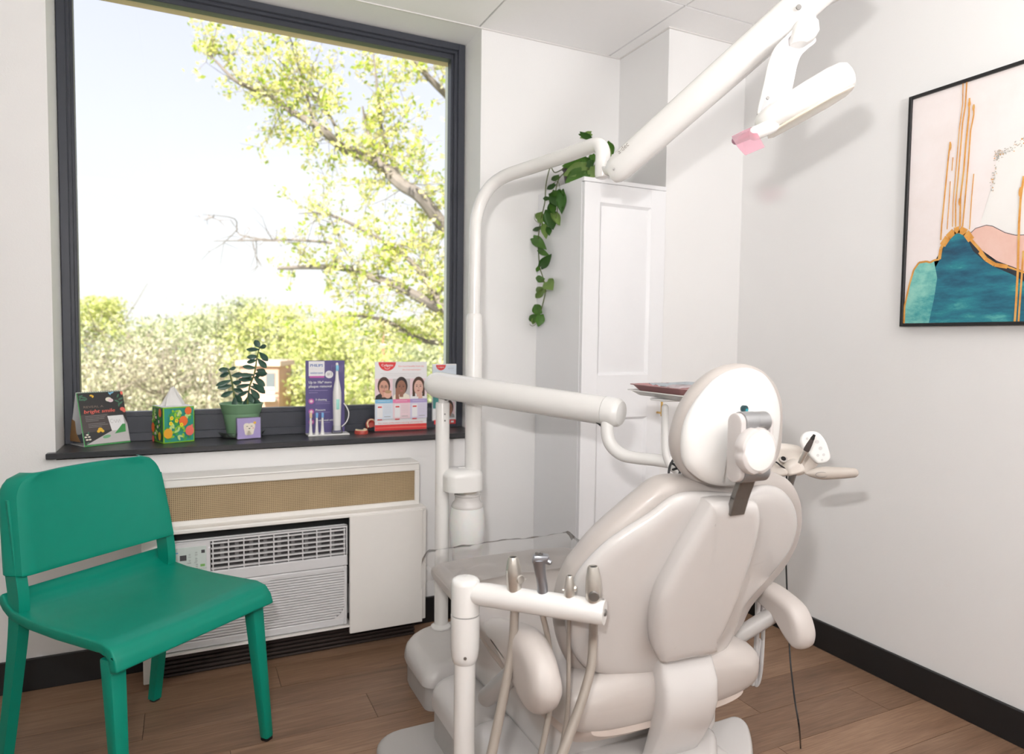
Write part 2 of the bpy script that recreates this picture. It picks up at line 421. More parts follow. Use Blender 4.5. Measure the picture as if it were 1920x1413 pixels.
# back wall with the window opening (reaches the ceiling)
bm = BM()
box(bm, XL-.1, WX0, YW, YW+.42, 0, ZC+.016); box(bm, WX1, XR+.1, YW, YW+.42, 0, ZC+.016); box(bm, WX0, WX1, YW, YW+.42, 0, ZS-.026)
struct('wall_back', bm, M_wall)
bm = BM(); box(bm, XR, XR+.12, YF-.1, YW, 0, ZC+.016); struct('wall_right', bm, M_wall)
bm = BM(); box(bm, XL-.12, XL, YF-.1, YW, 0, ZC+.016); struct('wall_left', bm, M_wall)
bm = BM(); box(bm, XL, XR, YF-.12, YF, 0, ZC+.016); struct('wall_front', bm, M_wall)
bm = BM(); box(bm, CHX, XR, CHY, YW, 0, ZC+.001); struct('wall_corner', bm, M_wall)
bm = BM(); box(bm, WX0-.0005, WX1+.0005, YW+.0005, YW+.42, ZC-.001, ZC+.016); struct('trim_1', bm, M_wall)     # window head lining
# perimeter ceiling angle
bm = BM()
box(bm, XL, CHX, YW-.008, YW, ZC-.0035, ZC); box(bm, CHX-.008, CHX, CHY-.008, YW-.008, ZC-.0035, ZC); box(bm, CHX, XR, CHY-.008, CHY, ZC-.0035, ZC); box(bm, XR-.008, XR, YF, CHY-.008, ZC-.0035, ZC)
M_angle = mat('ceiling_edge_angle', (.72, .70, .68), .5); struct('trim_2', bm, M_angle)
# baseboards
bh = .103
bm = BM(); box(bm, XL+.012, -.135, YW-.012, YW, 0, bh, .002, 1); box(bm, .80, 1.338, YW-.012, YW, 0, bh, .002, 1); struct('baseboard_back', bm, M_black)
bm = BM(); box(bm, XR-.012, XR, YF, CHY, 0, bh, .002, 1); struct('baseboard_right', bm, M_black)
bm = BM(); box(bm, XL, XL+.012, YF, YW, 0, bh, .002, 1); struct('baseboard_left', bm, M_black)
bm = BM(); box(bm, CHX, XR-.012, CHY-.012, CHY, 0, bh, .002, 1); struct('baseboard_corner', bm, M_black)
# window
bm = BM(); box(bm, -.397, WX1+.006, 2.555, YW, ZS-.019, ZS, .002, 1); box(bm, WX0+.001, WX1-.001, YW-.0005, YG+.02, ZS-.020, ZS, 0)
struct('trim_3', bm, M_sill)
bm = BM(); ft = .027
za, zb = ZS, ZC-.002; xa, xb = WX0+.002, WX1-.002
zi = .858
def ring_frame(bm, x0, x1, z0, z1, wl, wr, wb, wt, y0, y1, bev=.002):
    box(bm, x0, x0+wl, y0, y1, z0, z1, bev, 1); box(bm, x1-wr, x1, y0, y1, z0, z1, bev, 1)
    box(bm, x0+wl-.001, x1-wr+.001, y0, y1, z0, z0+wb, bev, 1); box(bm, x0+wl-.001, x1-wr+.001, y0, y1, z1-wt, z1, bev, 1)
ring_frame(bm, xa, xb, za, zb, .026, .028, .030, .026, YG-.045, YG+.05)
ring_frame(bm, xa+.024, xb-.026, za+.028, zb-.024, .012, .014, .058, .012, YG-.030, YG+.04)
ring_frame(bm, xa+.034, xb-.038, za+.080, zb-.034, .010, .012, .021, .021, YG-.012, YG+.03)
win = struct('window_1', bm, M_frame, smooth=True)
bm = BM(); box(bm, xa+.030, xb-.034, YG+.002, YG+.008, za+.06, zb-.030); obj('pane', bm, M_glass, win, smooth=False)
bm = BM(); box(bm, WX0-.3, WX1+.3, YG+.055, YG+.10, ZC-.046, ZC+.02)
M_brickhead = mat('tan_exterior_head', (.60, .44, .30), .8, var=.1); struct('trim_4', bm, M_brickhead)
# roof over the room and outer floors of the building
bm = BM(); box(bm, XL-3, XR+3, YF-6, YW+.42, ZC+.13, ZC+.8); struct('roof', bm, M_wall)
# ------------------------------------------------------------------ tall cabinet in the corner
CX0, CX1, CY, CZ = 1.339, 1.716, 2.216, 1.737
t = thing('tall_cabinet', 'tall white cabinet with a raised panel door standing in the corner right of the window', 'cabinet', ((CX0+CX1)/2, 2.4, 0))
bm = BM(); box(bm, CX0, CX1, CY+.018, YW-.001, .002, CZ, .0015, 1); box(bm, CX0, CX1, CY+.002, CY+.019, CZ-.016, CZ, .001, 1); obj('body', bm, M_cabinet, t)
bm = BM()
dx0, dx1, dz0, dz1 = CX0+.002, CX1-.003, .06, CZ-.018
def door_panels(bm, zr):
    y0 = CY
    st = .070
    # stiles and rails
    box(bm, dx0, dx0+st, y0, y0+.017, dz0, dz1, .001, 1); box(bm, dx1-st, dx1, y0, y0+.017, dz0, dz1, .001, 1)
    zs = [dz0]+[v for ab in zr for v in ab]+[dz1]
    for k in range(0, len(zs), 2): box(bm, dx0+st-.001, dx1-st+.001, y0, y0+.017, zs[k], zs[k+1], .0005, 1)
    for a, b in zr:
        x0, x1 = dx0+st, dx1-st
        R = [((x0, x1, a, b), y0+.0), ((x0+.010, x1-.010, a+.010, b-.010), y0+.009), ((x0+.018, x1-.018, a+.018, b-.018), y0+.009), ((x0+.045, x1-.045, a+.045, b-.045), y0+.002)]
        L = [[bm.verts.new(p) for p in ((r[0], yy, r[2]), (r[1], yy, r[2]), (r[1], yy, r[3]), (r[0], yy, r[3]))] for r, yy in R]
        for p, q in zip(L, L[1:]):
            for i in range(4): bm.faces.new((p[i], p[(i+1) % 4], q[(i+1) % 4], q[i]))
        bm.faces.new(L[-1])
z_a = PY(1150, 382, CY).z; z_b = PY(1150, 703, CY).z; z_c = PY(1150, 783, CY).z
door_panels(bm, [(.13, z_c), (z_b, z_a)])
door = obj('door', bm, M_cabinet, t, ang=20)
bm = BM(); hx = PY(1233, 720, CY).x; h0, h1 = PY(1237, 717, CY-.03).z, PY(1237, 780, CY-.03).z
tube(bm, [(hx, CY-.030, h1), (hx, CY-.030, h0)], .0045, 12, cap='flat')
for z in (h0-.012, h1+.012): tube(bm, [(hx, CY-.030, z), (hx, CY+.001, z)], .004, 10, cap='flat')
obj('handle', bm, M_brass, door, label='brass bar handle')

# ------------------------------------------------------------------ heater cover and air conditioner
AX0, AX1 = -.125, .795
YU, YL = 2.475, 2.425      # front of the upper grille box / lower box
zt = .668; zmesh1 = PY(500, 902, YU).z; zmesh0 = PY(500, 963, YU).z; zl = PY(788, 950, YL).z; zlb = .082
t = thing('wall_heater_cover', 'low white metal enclosure under the window with a tan mesh grille along its top', 'cover', (.33, 2.5, 0))
M_cover = mat('cover_white_paint', (.80, .775, .74), .35, var=.015)
bm = BM()
box(bm, AX0, AX1, YU, YW-.002, zt-.010, zt, .003, 2)
box(bm, AX0, AX1, YU, YU+.012, zmesh1, zt-.004, .002, 1); box(bm, AX0, AX1, YU, YU+.012, zl-.004, zmesh0, .002, 1)
mx0, mx1 = AX0+.02, PY(778, 905, YU).x
box(bm, AX0, mx0, YU, YU+.012, zmesh0-.001, zmesh1+.001, .001, 1); box(bm, mx1, AX1, YU, YU+.012, zmesh0-.001, zmesh1+.001, .001, 1)
box(bm, AX0, AX0+.004, YU+.01, YW-.002, zl, zt-.004); box(bm, AX1-.004, AX1, YU+.01, YW-.002, zl, zt-.004)
obj('upper_casing', bm, M_cover, t)
def mesh_mat():
    m = bpy.data.materials.new('tan_perforated_mesh'); m.use_nodes = True; nt = m.node_tree; p = nt.nodes['Principled BSDF']; N = nt.nodes.new; L = nt.links.new
    g = N('ShaderNodeNewGeometry'); s = N('ShaderNodeSeparateXYZ'); L(g.outputs['Position'], s.inputs[0]); outs = []
    for ax in ('X', 'Z'):
        a = N('ShaderNodeMath'); a.operation = 'MULTIPLY'; a.inputs[1].default_value = 2*math.pi/.0062; L(s.outputs[ax], a.inputs[0])
        b = N('ShaderNodeMath'); b.operation = 'SINE'; L(a.outputs[0], b.inputs[0]); outs.append(b)
    mxn = N('ShaderNodeMath'); mxn.operation = 'MAXIMUM'; L(outs[0].outputs[0], mxn.inputs[0]); L(outs[1].outputs[0], mxn.inputs[1])
    r = N('ShaderNodeValToRGB'); r.color_ramp.elements[0].position = 0; r.color_ramp.elements[0].color = (.20, .14, .075, 1); r.color_ramp.elements[1].position = .8; r.color_ramp.elements[1].color = (.46, .34, .195, 1)
    L(mxn.outputs[0], r.inputs[0]); nz = N('ShaderNodeTexNoise'); nz.inputs['Scale'].default_value = 9; L(g.outputs['Position'], nz.inputs['Vector'])
    hs = N('ShaderNodeHueSaturation'); mr = N('ShaderNodeMapRange'); L(nz.outputs['Fac'], mr.inputs[0]); mr.inputs['To Min'].default_value = .8; mr.inputs['To Max'].default_value = 1.15
    L(mr.outputs[0], hs.inputs['Value']); L(r.outputs[0], hs.inputs['Color']); L(hs.outputs[0], p.inputs['Base Color']); p.inputs['Roughness'].default_value = .6
    bp = N('ShaderNodeBump'); bp.inputs['Strength'].default_value = .4; bp.inputs['Distance'].default_value = .001; L(mxn.outputs[0], bp.inputs['Height']); L(bp.outputs[0], p.inputs['Normal'])
    return m
bm = BM(); box(bm, mx0, mx1, YU+.008, YU+.011, zmesh0, zmesh1); obj('mesh_grille', bm, mesh_mat(), t, label='tan fine mesh grille')
# rounded ledge between the boxes and lower casing
bm = BM()
box(bm, AX0-.006, AX1+.012, YL, YW-.003, zl-.012, zl, .004, 3)
box(bm, AX0-.006, AX1+.012, YL, YL+.014, PY(640, 972, YL).z, zl-.006, .004, 3)
box(bm, AX1-.006, AX1+.012, YL+.004, YW-.014, zlb, zl-.006, .003, 2); box(bm, AX0-.006, AX0+.045, YL, YW-.014, .02, zl-.006, .003, 2)
obj('lower_casing', bm, M_cover, t)
px0 = PY(656, 1100, YL-.004).x
bm = BM(); box(bm, px0, AX1-.004, YL-.006, YL+.010, PY(656, 1188, YL-.006).z, PY(640, 972, YL).z+.006, .0015, 1); obj('side_panel', bm, M_cover, t, label='plain sliding panel')
bm = BM(); box(bm, AX0+.046, px0+.01, YL+.05, YL+.06, .24, zl-.02)
obj('gap_shade_sheet', bm, M_hole, t, label='dark sheet standing for the shade above the air conditioner')  # black sheet stands in for the shade in this gap
bm = BM()
zk = 0.0
box(bm, AX0+.04, PY(776, 1188, 2.492).x, 2.497, YW-.013, 0, zlb+.01)
for k in range(6): box(bm, AX0+.04, PY(776, 1188, 2.492).x+.001, 2.485, 2.499, .004+k*.0145, .0125+k*.0145, .002, 1)
M_skirt = mat('dark_ribbed_skirt', (.032, .022, .018), .5, var=.2)
obj('ribbed_skirt', bm, M_skirt, t, label='dark ribbed plinth')
# air conditioner
t = thing('air_conditioner', 'white through-wall air conditioner set in the low enclosure behind the green chair', 'air conditioner', (.22, 2.47, .1))
M_ac = mat('ac_grey_white_plastic', (.66, .655, .665), .36, var=.015)
ya = YL+.012
ax0, ax1 = -.085, px0-.004
az1 = PY(640, 987, ya).z; az0 = PY(640, 1172, ya).z
gx0, gx1 = PY(397, 1040, ya).x, PY(648, 1015, ya).x
gz1, gz0 = PY(520, 1003, ya).z, PY(520, 1055, ya).z
fz1, fz0 = PY(640, 1062, ya).z, az0+.028
bm = BM()
box(bm, ax0, ax1, ya+.022, ya+.13, az0, az1, .006, 2)
box(bm, ax0, ax1, ya, ya+.024, gz1+.004, az1, .004, 2)
box(bm, ax0, gx0-.004, ya, ya+.024, gz0-.004, gz1+.006, .003, 1); box(bm, gx1+.002, ax1, ya, ya+.024, gz0-.004, gz1+.006, .003, 1)
box(bm, ax0, ax1, ya, ya+.024, fz1+.002, gz0-.002, .003, 1)
obj('body', bm, M_ac, t)
bm = BM(); box(bm, ax0-.02, ax1+.01, YL-.002, YL+.10, zlb+.022, az0-.003, .002, 1); obj('bottom_rail', bm, M_cover, t)
bm = BM(); box(bm, gx0-.003, gx1+.001, ya+.017, ya+.0215, gz0-.003, gz1+.003); obj('grille_back', bm, mat('ac_vent_dark', (.05, .045, .045), .7), t, label='dark air outlet')
# outlet fins
for k in range(6):
    z = gz0+.006+(gz1-gz0-.012)*k/5
    bm = BM(); box(bm, gx0-.002, gx1, ya+.001, ya+.012, z-.0022, z+.0022); obj('fin', bm, M_ac, t, smooth=False)
for k in range(10):
    x = gx0+.004+(gx1-gx0-.008)*k/9
    bm = BM(); box(bm, x-.0018, x+.0018, ya+.002, ya+.016, gz0-.002, gz1+.002); obj('fin', bm, M_ac, t, smooth=False)
for k in range(9):
    x = gx0+.025+(gx1-gx0-.03)*k/9
    bm = BM(); obox(bm, (x+.01, ya+.0155, (gz0+gz1)/2+.006), Vector((1, .6, 0)), Vector((-.6, 1, 0)), Vector((0, 0, 1)), .020, .0015, (gz1-gz0)*.62); obj('inner_vane', bm, mat('ac_vane', (.22, .21, .21), .5), t, smooth=False)
# front filter panel with slats
bm = BM(); box(bm, ax0+.002, ax1-.002, ya+.014, ya+.024, fz0-.024, fz1, .002, 1)
fp = obj('filter_panel', bm, mat('ac_slat_gap_shade', (.05, .047, .047), .6), t)  # panel coloured near black to put shade between the slats
bm = BM(); ring_frame(bm, ax0+.002, ax1-.002, fz0-.026, fz1+.001, .012, .012, .026, .014, ya-.002, ya+.012, .003)
# rounded lower corners
for sx_, xx in ((1, ax0+.012), (-1, ax1-.012)):
    P = [Vector((xx, ya-.0015, fz0-.002))]+[Vector((xx+sx_*(.055-.055*math.sin(a)), ya-.0015, fz0-.002+.055-.055*math.cos(a))) for a in [math.pi/2*i/8 for i in range(9)]]
    prism(bm, P if sx_ > 0 else P[::-1], Vector((0, .012, 0)))
obj('panel_rim', bm, M_ac, t)
ns = 19
for k in range(ns):
    z = fz0+.006+(fz1-.014-fz0-.006)*k/(ns-1)
    x0, x1 = ax0+.012, ax1-.012
    h = z-fz0
    cut = .055-.055*math.sqrt(max(0, 1-((.055-h)/.055)**2)) if h < .055 else 0
    bm = BM(); box(bm, x0+cut*.9, x1-cut*.9, ya-.001, ya+.011, z-.0036, z+.0036, .0014, 1); obj('slat', bm, M_ac, t)
# pull tab
tx = PY(487, 1075, ya).x; tz = fz1-.008
bm = BM(); prism(bm, [Vector((tx-.055, ya-.003, tz+.004)), Vector((tx-.04, ya-.003, tz-.0)), Vector((tx-.028, ya-.003, tz-.010)), Vector((tx+.028, ya-.003, tz-.010)), Vector((tx+.04, ya-.003, tz)), Vector((tx+.055, ya-.003, tz+.004))], Vector((0, .01, 0))); obj('pull_tab', bm, M_ac, t)
# control panel
c0 = PY(303, 1055, ya); c1 = PY(387, 1045, ya); cz1 = PY(387, 1022, ya).z; cz0 = PY(387, 1072, ya).z
bm = BM(); box(bm, c0.x-.02, c1.x, ya-.0015, ya+.003, cz0, cz1, .001, 1); cpn = obj('control_panel', bm, mat('control_panel_mint', (.56, .63, .60), .4), t, label='pale mint control panel')
pr = Print((c0.x-.02, ya-.0018, cz0), (1, 0, 0), (0, 0, 1)); W = c1.x-c0.x+.02; Hh = cz1-cz0
K = flat('print_dark_grey', (.06, .06, .065)); G5 = flat('print_grey', (.25, .27, .27)); BL = flat('print_blue_line', (.1, .35, .55))
pr.rect(.0, Hh*.80, W*.45, Hh*.84, BL)
pr.rect(W*.48, Hh*.52, W*.61, Hh*.72, K); pr.rect(W*.90, Hh*.74, W*.97, Hh*.86, K); pr.rect(W*.88, Hh*.24, W*.97, Hh*.33, flat('print_leaf', (.2, .45, .12)))
for (u, v) in ((.3, .68), (.3, .25), (.67, .72), (.67, .5), (.8, .78), (.8, .55), (.67, .25), (.52, .12), (.4, .22), (.6, .3)):
    pr.ell(W*u, Hh*v, .0035, .0028, flat('print_button', (.42, .48, .46)), 10); pr.rect(W*u-.004, Hh*(v-.09), W*u+.004, Hh*(v-.075), G5)
for k in range(4): pr.rect(W*.79, Hh*(.12+.07*k), W*.83, Hh*(.14+.07*k), G5)
pr.text('Energy Saver', W*.82, Hh*.16, .004, G5); pr.text('Mode', W*.62, Hh*.40, .004, G5); pr.text('Timer', W*.26, Hh*.42, .004, G5); pr.text('Fan', W*.76, Hh*.40, .004, G5)
pr.build('panel_print', cpn)
bm = BM(); lathe(bm, ((c1.x+.009), ya-.0015, cz1-.008), (0, 1, 0), [(.003, 0), (.003, .003)], 12); obj('indicator', bm, flat('indicator_white', (.85, .85, .88)), t)

# ------------------------------------------------------------------ green chair
FW = Vector((.63, -.776, 0)).normalized(); EE = Vector((-.776, -.63, 0)).normalized(); UP = Vector((0, 0, 1))
CO = Vector((-.097, 2.354, 0))                      # foot of the rear leg beside the window wall
def CH(f, e, z): return CO+FW*f+EE*e+UP*z
t = thing('green_chair', 'emerald green plastic stacking chair with a solid backrest beside the window wall', 'chair', CH(.22, .215, 0))
def leg(p0, p1, w0, w1, d0, d1):
    bm = BM(); V = []
    for p, w, d in ((p0, w0, d0), (p1, w1, d1)):
        V.append([bm.verts.new(p+EE*a*w/2+FW*b*d/2) for a, b in ((-1, -1), (1, -1), (1, 1), (-1, 1))])
    bm.faces.new(V[0][::-1]); bm.faces.new(V[1])
    for i in range(4): bm.faces.new((V[0][i], V[0][(i+1) % 4], V[1][(i+1) % 4], V[1][i]))
    bmesh.ops.bevel(bm, geom=list(bm.edges), offset=.006, segments=2, profile=.5, affect='EDGES')
    return bm
CW = .43; 
for e, s in ((0.0, 1), (CW, -1)):
    lg = obj('leg', leg(CH(.465, e, .006), CH(.425, e+s*.010, .405), .027, .040, .027, .040), M_green, t)
    bm = leg(CH(.465, e, 0), CH(.465, e, .007), .026, .026, .026, .026); obj('foot_cap', bm, M_black, lg, label='black foot cap')
    # rear leg runs up past the seat into the back post
    bm = BM()
    secs = [(0.0, 0.0, .006, .026), (.045, s*.006, .25, .034), (.075, s*.008, .44, .044), (.062, s*.008, .56, .044), (.035, s*.014, .72, .026)]
    pts = catmull([Vector((a, b, c)) for a, b, c, d in secs], 6); ws = catmull([Vector((d, 0, 0)) for a, b, c, d in secs], 6); R = []
    for p, w in zip(pts, ws): R.append([bm.verts.new(CH(p.x+fb*w.x/2, e+p.y+ea*.013, p.z)) for ea, fb in ((-1, -1), (1, -1), (1, 1), (-1, 1))])
    for a, b in zip(R, R[1:]):
        for i in range(4): bm.faces.new((a[i], a[(i+1) % 4], b[(i+1) % 4], b[i]))
    bm.faces.new(R[0][::-1]); bm.faces.new(R[-1])
    lg = obj('leg', bm, M_green, t)
    bm = leg(CH(.0, e, 0), CH(.0, e, .007), .024, .024, .024, .024); obj('foot_cap', bm, M_black, lg, label='black foot cap')
# seat: a moulded shell with a rolled front edge and a raised rear lip
def seat_pt(u, v, th):
    # u across 0..1, v from rear to front 0..1
    prof = [(.030, .487), (.045, .468), (.075, .452), (.14, .444), (.25, .441), (.36, .443), (.42, .444), (.452, .436), (.470, .415), (.478, .388)]
    k = v*(len(prof)-1); i = min(int(k), len(prof)-2); a = k-i
    f = prof[i][0]*(1-a)+prof[i+1][0]*a; z = prof[i][1]*(1-a)+prof[i+1][1]*a
    half = (.222+.010*v)
    e = CW/2+(u-.5)*2*half
    ed = abs(u-.5)*2
    z -= .006*max(0, 1-ed)*math.sin(math.pi*min(1, v*1.1))*1.6
    t_ = (prof[i+1][0]-prof[i][0], prof[i+1][1]-prof[i][1]); L = math.hypot(*t_); nf, nz = t_[1]/L, -t_[0]/L
    return CH(f+nf*th, e, z+nz*th)
bm = BM(); nu, nv = 16, 27
top = grid_surf(bm, lambda u, v: seat_pt(u, v, 0), nu, nv); bot = grid_surf(bm, lambda u, v: seat_pt(u, v, .026), nu, nv)
for i in range(nu):
    bm.faces.new((top[i][0], bot[i][0], bot[i+1][0], top[i+1][0])); bm.faces.new((top[i][nv], top[i+1][nv], bot[i+1][nv], bot[i][nv]))
for j in range(nv):
    bm.faces.new((top[0][j], top[0][j+1], bot[0][j+1], bot[0][j])); bm.faces.new((top[nu][j], bot[nu][j], bot[nu][j+1], top[nu][j+1]))
bmesh.ops.recalc_face_normals(bm, faces=bm.faces)
es = [e for e in bm.edges if len(e.link_faces) == 2 and e.calc_face_angle() > 1.0]
bmesh.ops.bevel(bm, geom=es, offset=.004, segments=2, profile=.5, affect='EDGES')
obj('seat', bm, M_green, t, ang=50)
for e in (.04, CW-.04):
    for f in (.10, .36): bm = BM(); obox(bm, CH(f, e, .412), FW, EE, UP, .03, .012, .016, .002, 1); obj('seat_rib', bm, M_green, t)
# backrest
def back_pt(u, v, th):
    # v 0 bottom 1 top
    half = .232-.018*v; x = (u-.5)*2
    z = .536+(.775-.536)*v
    if v < .001: z -= .010*(1-x*x)*-1
    z = .528+.010*x*x*(1-v)+v*(.778-.528)
    r = .055
    # rounded upper corners
    if v > .75:
        k = (v-.75)/.25; half = half-(1-math.sqrt(max(0, 1-k*k)))*r
    f = .088-.050*(v-.3)-.034*(1-x*x)
    f -= .045*max(0, (abs(x)-.86)/.14)**2
    return CH(f+th, CW/2+x*half, z)
bm = BM(); nu, nv = 24, 20
a = grid_surf(bm, lambda u, v: back_pt(u, v, .011), nu, nv); b = grid_surf(bm, lambda u, v: back_pt(u, v, -.004), nu, nv)
for i in range(nu):
    bm.faces.new((a[i][0], b[i][0], b[i+1][0], a[i+1][0])); bm.faces.new((a[i][nv], a[i+1][nv], b[i+1][nv], b[i][nv]))
for j in range(nv):
    bm.faces.new((a[0][j], a[0][j+1], b[0][j+1], b[0][j])); bm.faces.new((a[nu][j], b[nu][j], b[nu][j+1], a[nu][j+1]))
bmesh.ops.recalc_face_normals(bm, faces=bm.faces)
es = [e for e in bm.edges if len(e.link_faces) == 2 and e.calc_face_angle() > 1.0]
bmesh.ops.bevel(bm, geom=es, offset=.004, segments=2, profile=.5, affect='EDGES')
obj('backrest', bm, M_green, t, ang=50)
# ------------------------------------------------------------------ dental chair
def loft(bm, secs, seg=32, mi=0, ex=2.6):
    """superellipse sections: (centre, axis a, axis b, half a, half b)"""
    rings = []
    for c, A, B, ha, hb in secs:
        r = []
        for s in range(seg):
            a = 2*math.pi*s/seg; ca, sa = math.cos(a), math.sin(a)
            r.append(bm.verts.new(Vector(c)+A*(math.copysign(abs(ca)**(2/ex), ca)*ha)+B*(math.copysign(abs(sa)**(2/ex), sa)*hb)))
        rings.append(r)
    for a, b in zip(rings, rings[1:]):
        for s in range(seg):
            f = bm.faces.new((a[s], a[(s+1) % seg], b[(s+1) % seg], b[s])); f.material_index = mi
    f = bm.faces.new(rings[0][::-1]); f.material_index = mi; f = bm.faces.new(rings[-1]); f.material_index = mi
XV, YV, ZV = Vector((1, 0, 0)), Vector((0, 1, 0)), Vector((0, 0, 1))
XC = .92
BO = Vector((XC, 1.087, .49)); BW = Vector((0, -.305, .952)).normalized(); BN = Vector((0, -.952, -.305)).normalized()
def bent(px, s, k=.55, O=BO, N=BN, xc=XC):
    out = []
    for (x, y) in px:
        p = PPL(x, y, O+N*s, N)
        for _ in range(5): p = PPL(x, y, O+N*(s-k*(p.x-xc)**2), N)
        out.append(p)
    return out
def cushion(px, s, prof, k=.55, O=BO, N=BN, xc=XC, n=4, curve=True):
    """outline given on the bent surface; flatten it onto the plane, build the pad, bend the inside back"""
    pts = bent(px, s, k, O, N, xc)
    fl = [p+N*(k*(p.x-xc)**2) for p in pts]
    bm = BM(); pad(bm, fl, N, prof, n=n, bend=(lambda p: -N*(k*(p.x-xc)**2)) if curve else None)
    return bm
chair = thing('dental_chair', 'beige and white dental treatment chair seen from behind, headrest up, facing the window', 'dental chair', (XC, 1.55, 0))
# base
def rrect(x0, x1, y0, y1, r, z, n=6, rr=None):
    rr = rr or (r, r, r, r); P = []
    for (cx, cy, a0, q) in ((x1-rr[0], y0+rr[0], -90, rr[0]), (x1-rr[1], y1-rr[1], 0, rr[1]), (x0+rr[2], y1-rr[2], 90, rr[2]), (x0+rr[3], y0+rr[3], 180, rr[3])):
        for i in range(n+1):
            a = math.radians(a0+90*i/n); P.append(Vector((cx+q*math.cos(a), cy+q*math.sin(a), z)))
    return P
def capbox(outline, z0, z1, rb, m, name, parent, label=None, dome=0.0, taper=0.0):
    """block standing on z0, outline rounded over the top edge by rb"""
    bm = BM(); c = sum(outline, Vector())/len(outline); rings = []
    prof = [(0+taper, z0), (0, z1-rb)]+[(rb*(1-math.cos(math.pi/2*j/6)), z1-rb+rb*math.sin(math.pi/2*j/6)) for j in range(1, 7)]+[(rb+.03, z1+dome*.5), (rb+.07, z1+dome)]
    L = len(outline)
    x0, x1 = min(p.x for p in outline), max(p.x for p in outline); y0, y1 = min(p.y for p in outline), max(p.y for p in outline)
    cx, cy, hx, hy = (x0+x1)/2, (y0+y1)/2, (x1-x0)/2, (y1-y0)/2
    for ins, z in prof:
        ins = min(ins, hx*.9, hy*.9); r = []
        for i in range(L): r.append(bm.verts.new((cx+(outline[i].x-cx)*(1-ins/hx), cy+(outline[i].y-cy)*(1-ins/hy), z)))
        rings.append(r)
    for a, b in zip(rings, rings[1:]):
        for s in range(L): bm.faces.new((a[s], a[(s+1) % L], b[(s+1) % L], b[s]))
    bm.faces.new(rings[0][::-1]); bm.faces.new(rings[-1])
    return obj(name, bm, m, parent, label=label)
o1 = rrect(.645, 1.22, 1.93, 2.23, .05, 0, rr=(.04, .06, .10, .035))
fb = thing('utility_box', 'low rounded grey plastic box on the floor under the toe end of the dental chair', 'box', (.93, 2.08, 0))
capbox(rrect(.650, 1.215, 1.936, 2.270, .05, 0, rr=(.036, .056, .15, .031)), 0, .075, .002, M_basegrey, 'box_base', fb)
capbox(rrect(.640, 1.225, 1.925, 2.280, .05, 0, rr=(.045, .065, .16, .04)), .077, .135, .045, M_baselight, 'box_lid', fb, label='lighter rounded lid')
capbox(rrect(.45, 1.13, .98, 1.83, .10, 0, rr=(.1, .1, .08, .05)), 0, .040, .015, M_basegrey, 'floor_plate', chair)
capbox(rrect(.605, 1.11, 1.10, 1.775, .04, .0), .03, .125, .004, M_basegrey, 'base_block', chair)
capbox(rrect(.598, 1.115, 1.515, 1.785, .05, 0), .127, .205, .055, M_baselight, 'base_cover', chair)
capbox(rrect(.598, 1.115, 1.095, 1.508, .04, 0), .127, .215, .045, M_baselight, 'base_cover', chair)
# rear cap of the base with its flared foot (right of the back support)
capbox(catmull([PZ(x, y, .155) for x, y in ((1345, 1352), (1378, 1343), (1400, 1356), (1410, 1385), (1412, 1425), (1400, 1470), (1330, 1500), (1230, 1500), (1180, 1440), (1240, 1380))], 4, True), .02, .165, .02, M_shell, 'rear_cap', chair)
capbox(catmull([PZ(x, y, .235) for x, y in ((1075, 1385), (1130, 1392), (1200, 1384), (1245, 1372), (1330, 1372), (1345, 1410), (1330, 1480), (1200, 1500), (1080, 1500), (1050, 1430))], 4, True), .12, .255, .022, M_shell, 'lift_cover', chair)
bm = BM(); box(bm, .70, 1.14, 1.22, 1.74, .20, .36, .03, 3); obj('seat_frame', bm, M_shell, chair)
# seat and toe section
bm = BM()
S = [(1.115, .205, .395, .425), (1.125, .238, .352, .450), (1.150, .255, .333, .468), (1.22, .262, .330, .474), (1.33, .263, .336, .468), (1.50, .262, .352, .457), (1.70, .258, .372, .450), (1.86, .256, .384, .450), (1.935, .254, .390, .452), (1.975, .247, .398, .448), (1.995, .225, .412, .436)]
P = catmull([Vector((a, b, 0)) for a, b, c, d in S], 3); Q = catmull([Vector((c, d, 0)) for a, b, c, d in S], 3)
loft(bm, [(Vector((XC, p.x, (q.x+q.y)/2)), XV, ZV, p.y, (q.y-q.x)/2) for p, q in zip(P, Q)], 40, ex=3.2)
obj('seat_cushion', bm, M_uphol, chair)
bm = BM()
loft(bm, [(Vector((XC, y, z)), XV, ZV, w, h) for y, w, z, h in ((1.13, .20, .36, .03), (1.17, .235, .345, .045), (1.30, .245, .345, .05), (1.55, .235, .352, .045), (1.80, .215, .372, .035), (1.93, .19, .385, .03), (1.955, .17, .39, .02))], 36, ex=3)
obj('seat_shell', bm, M_tan, chair, label='beige moulded shell under the seat')
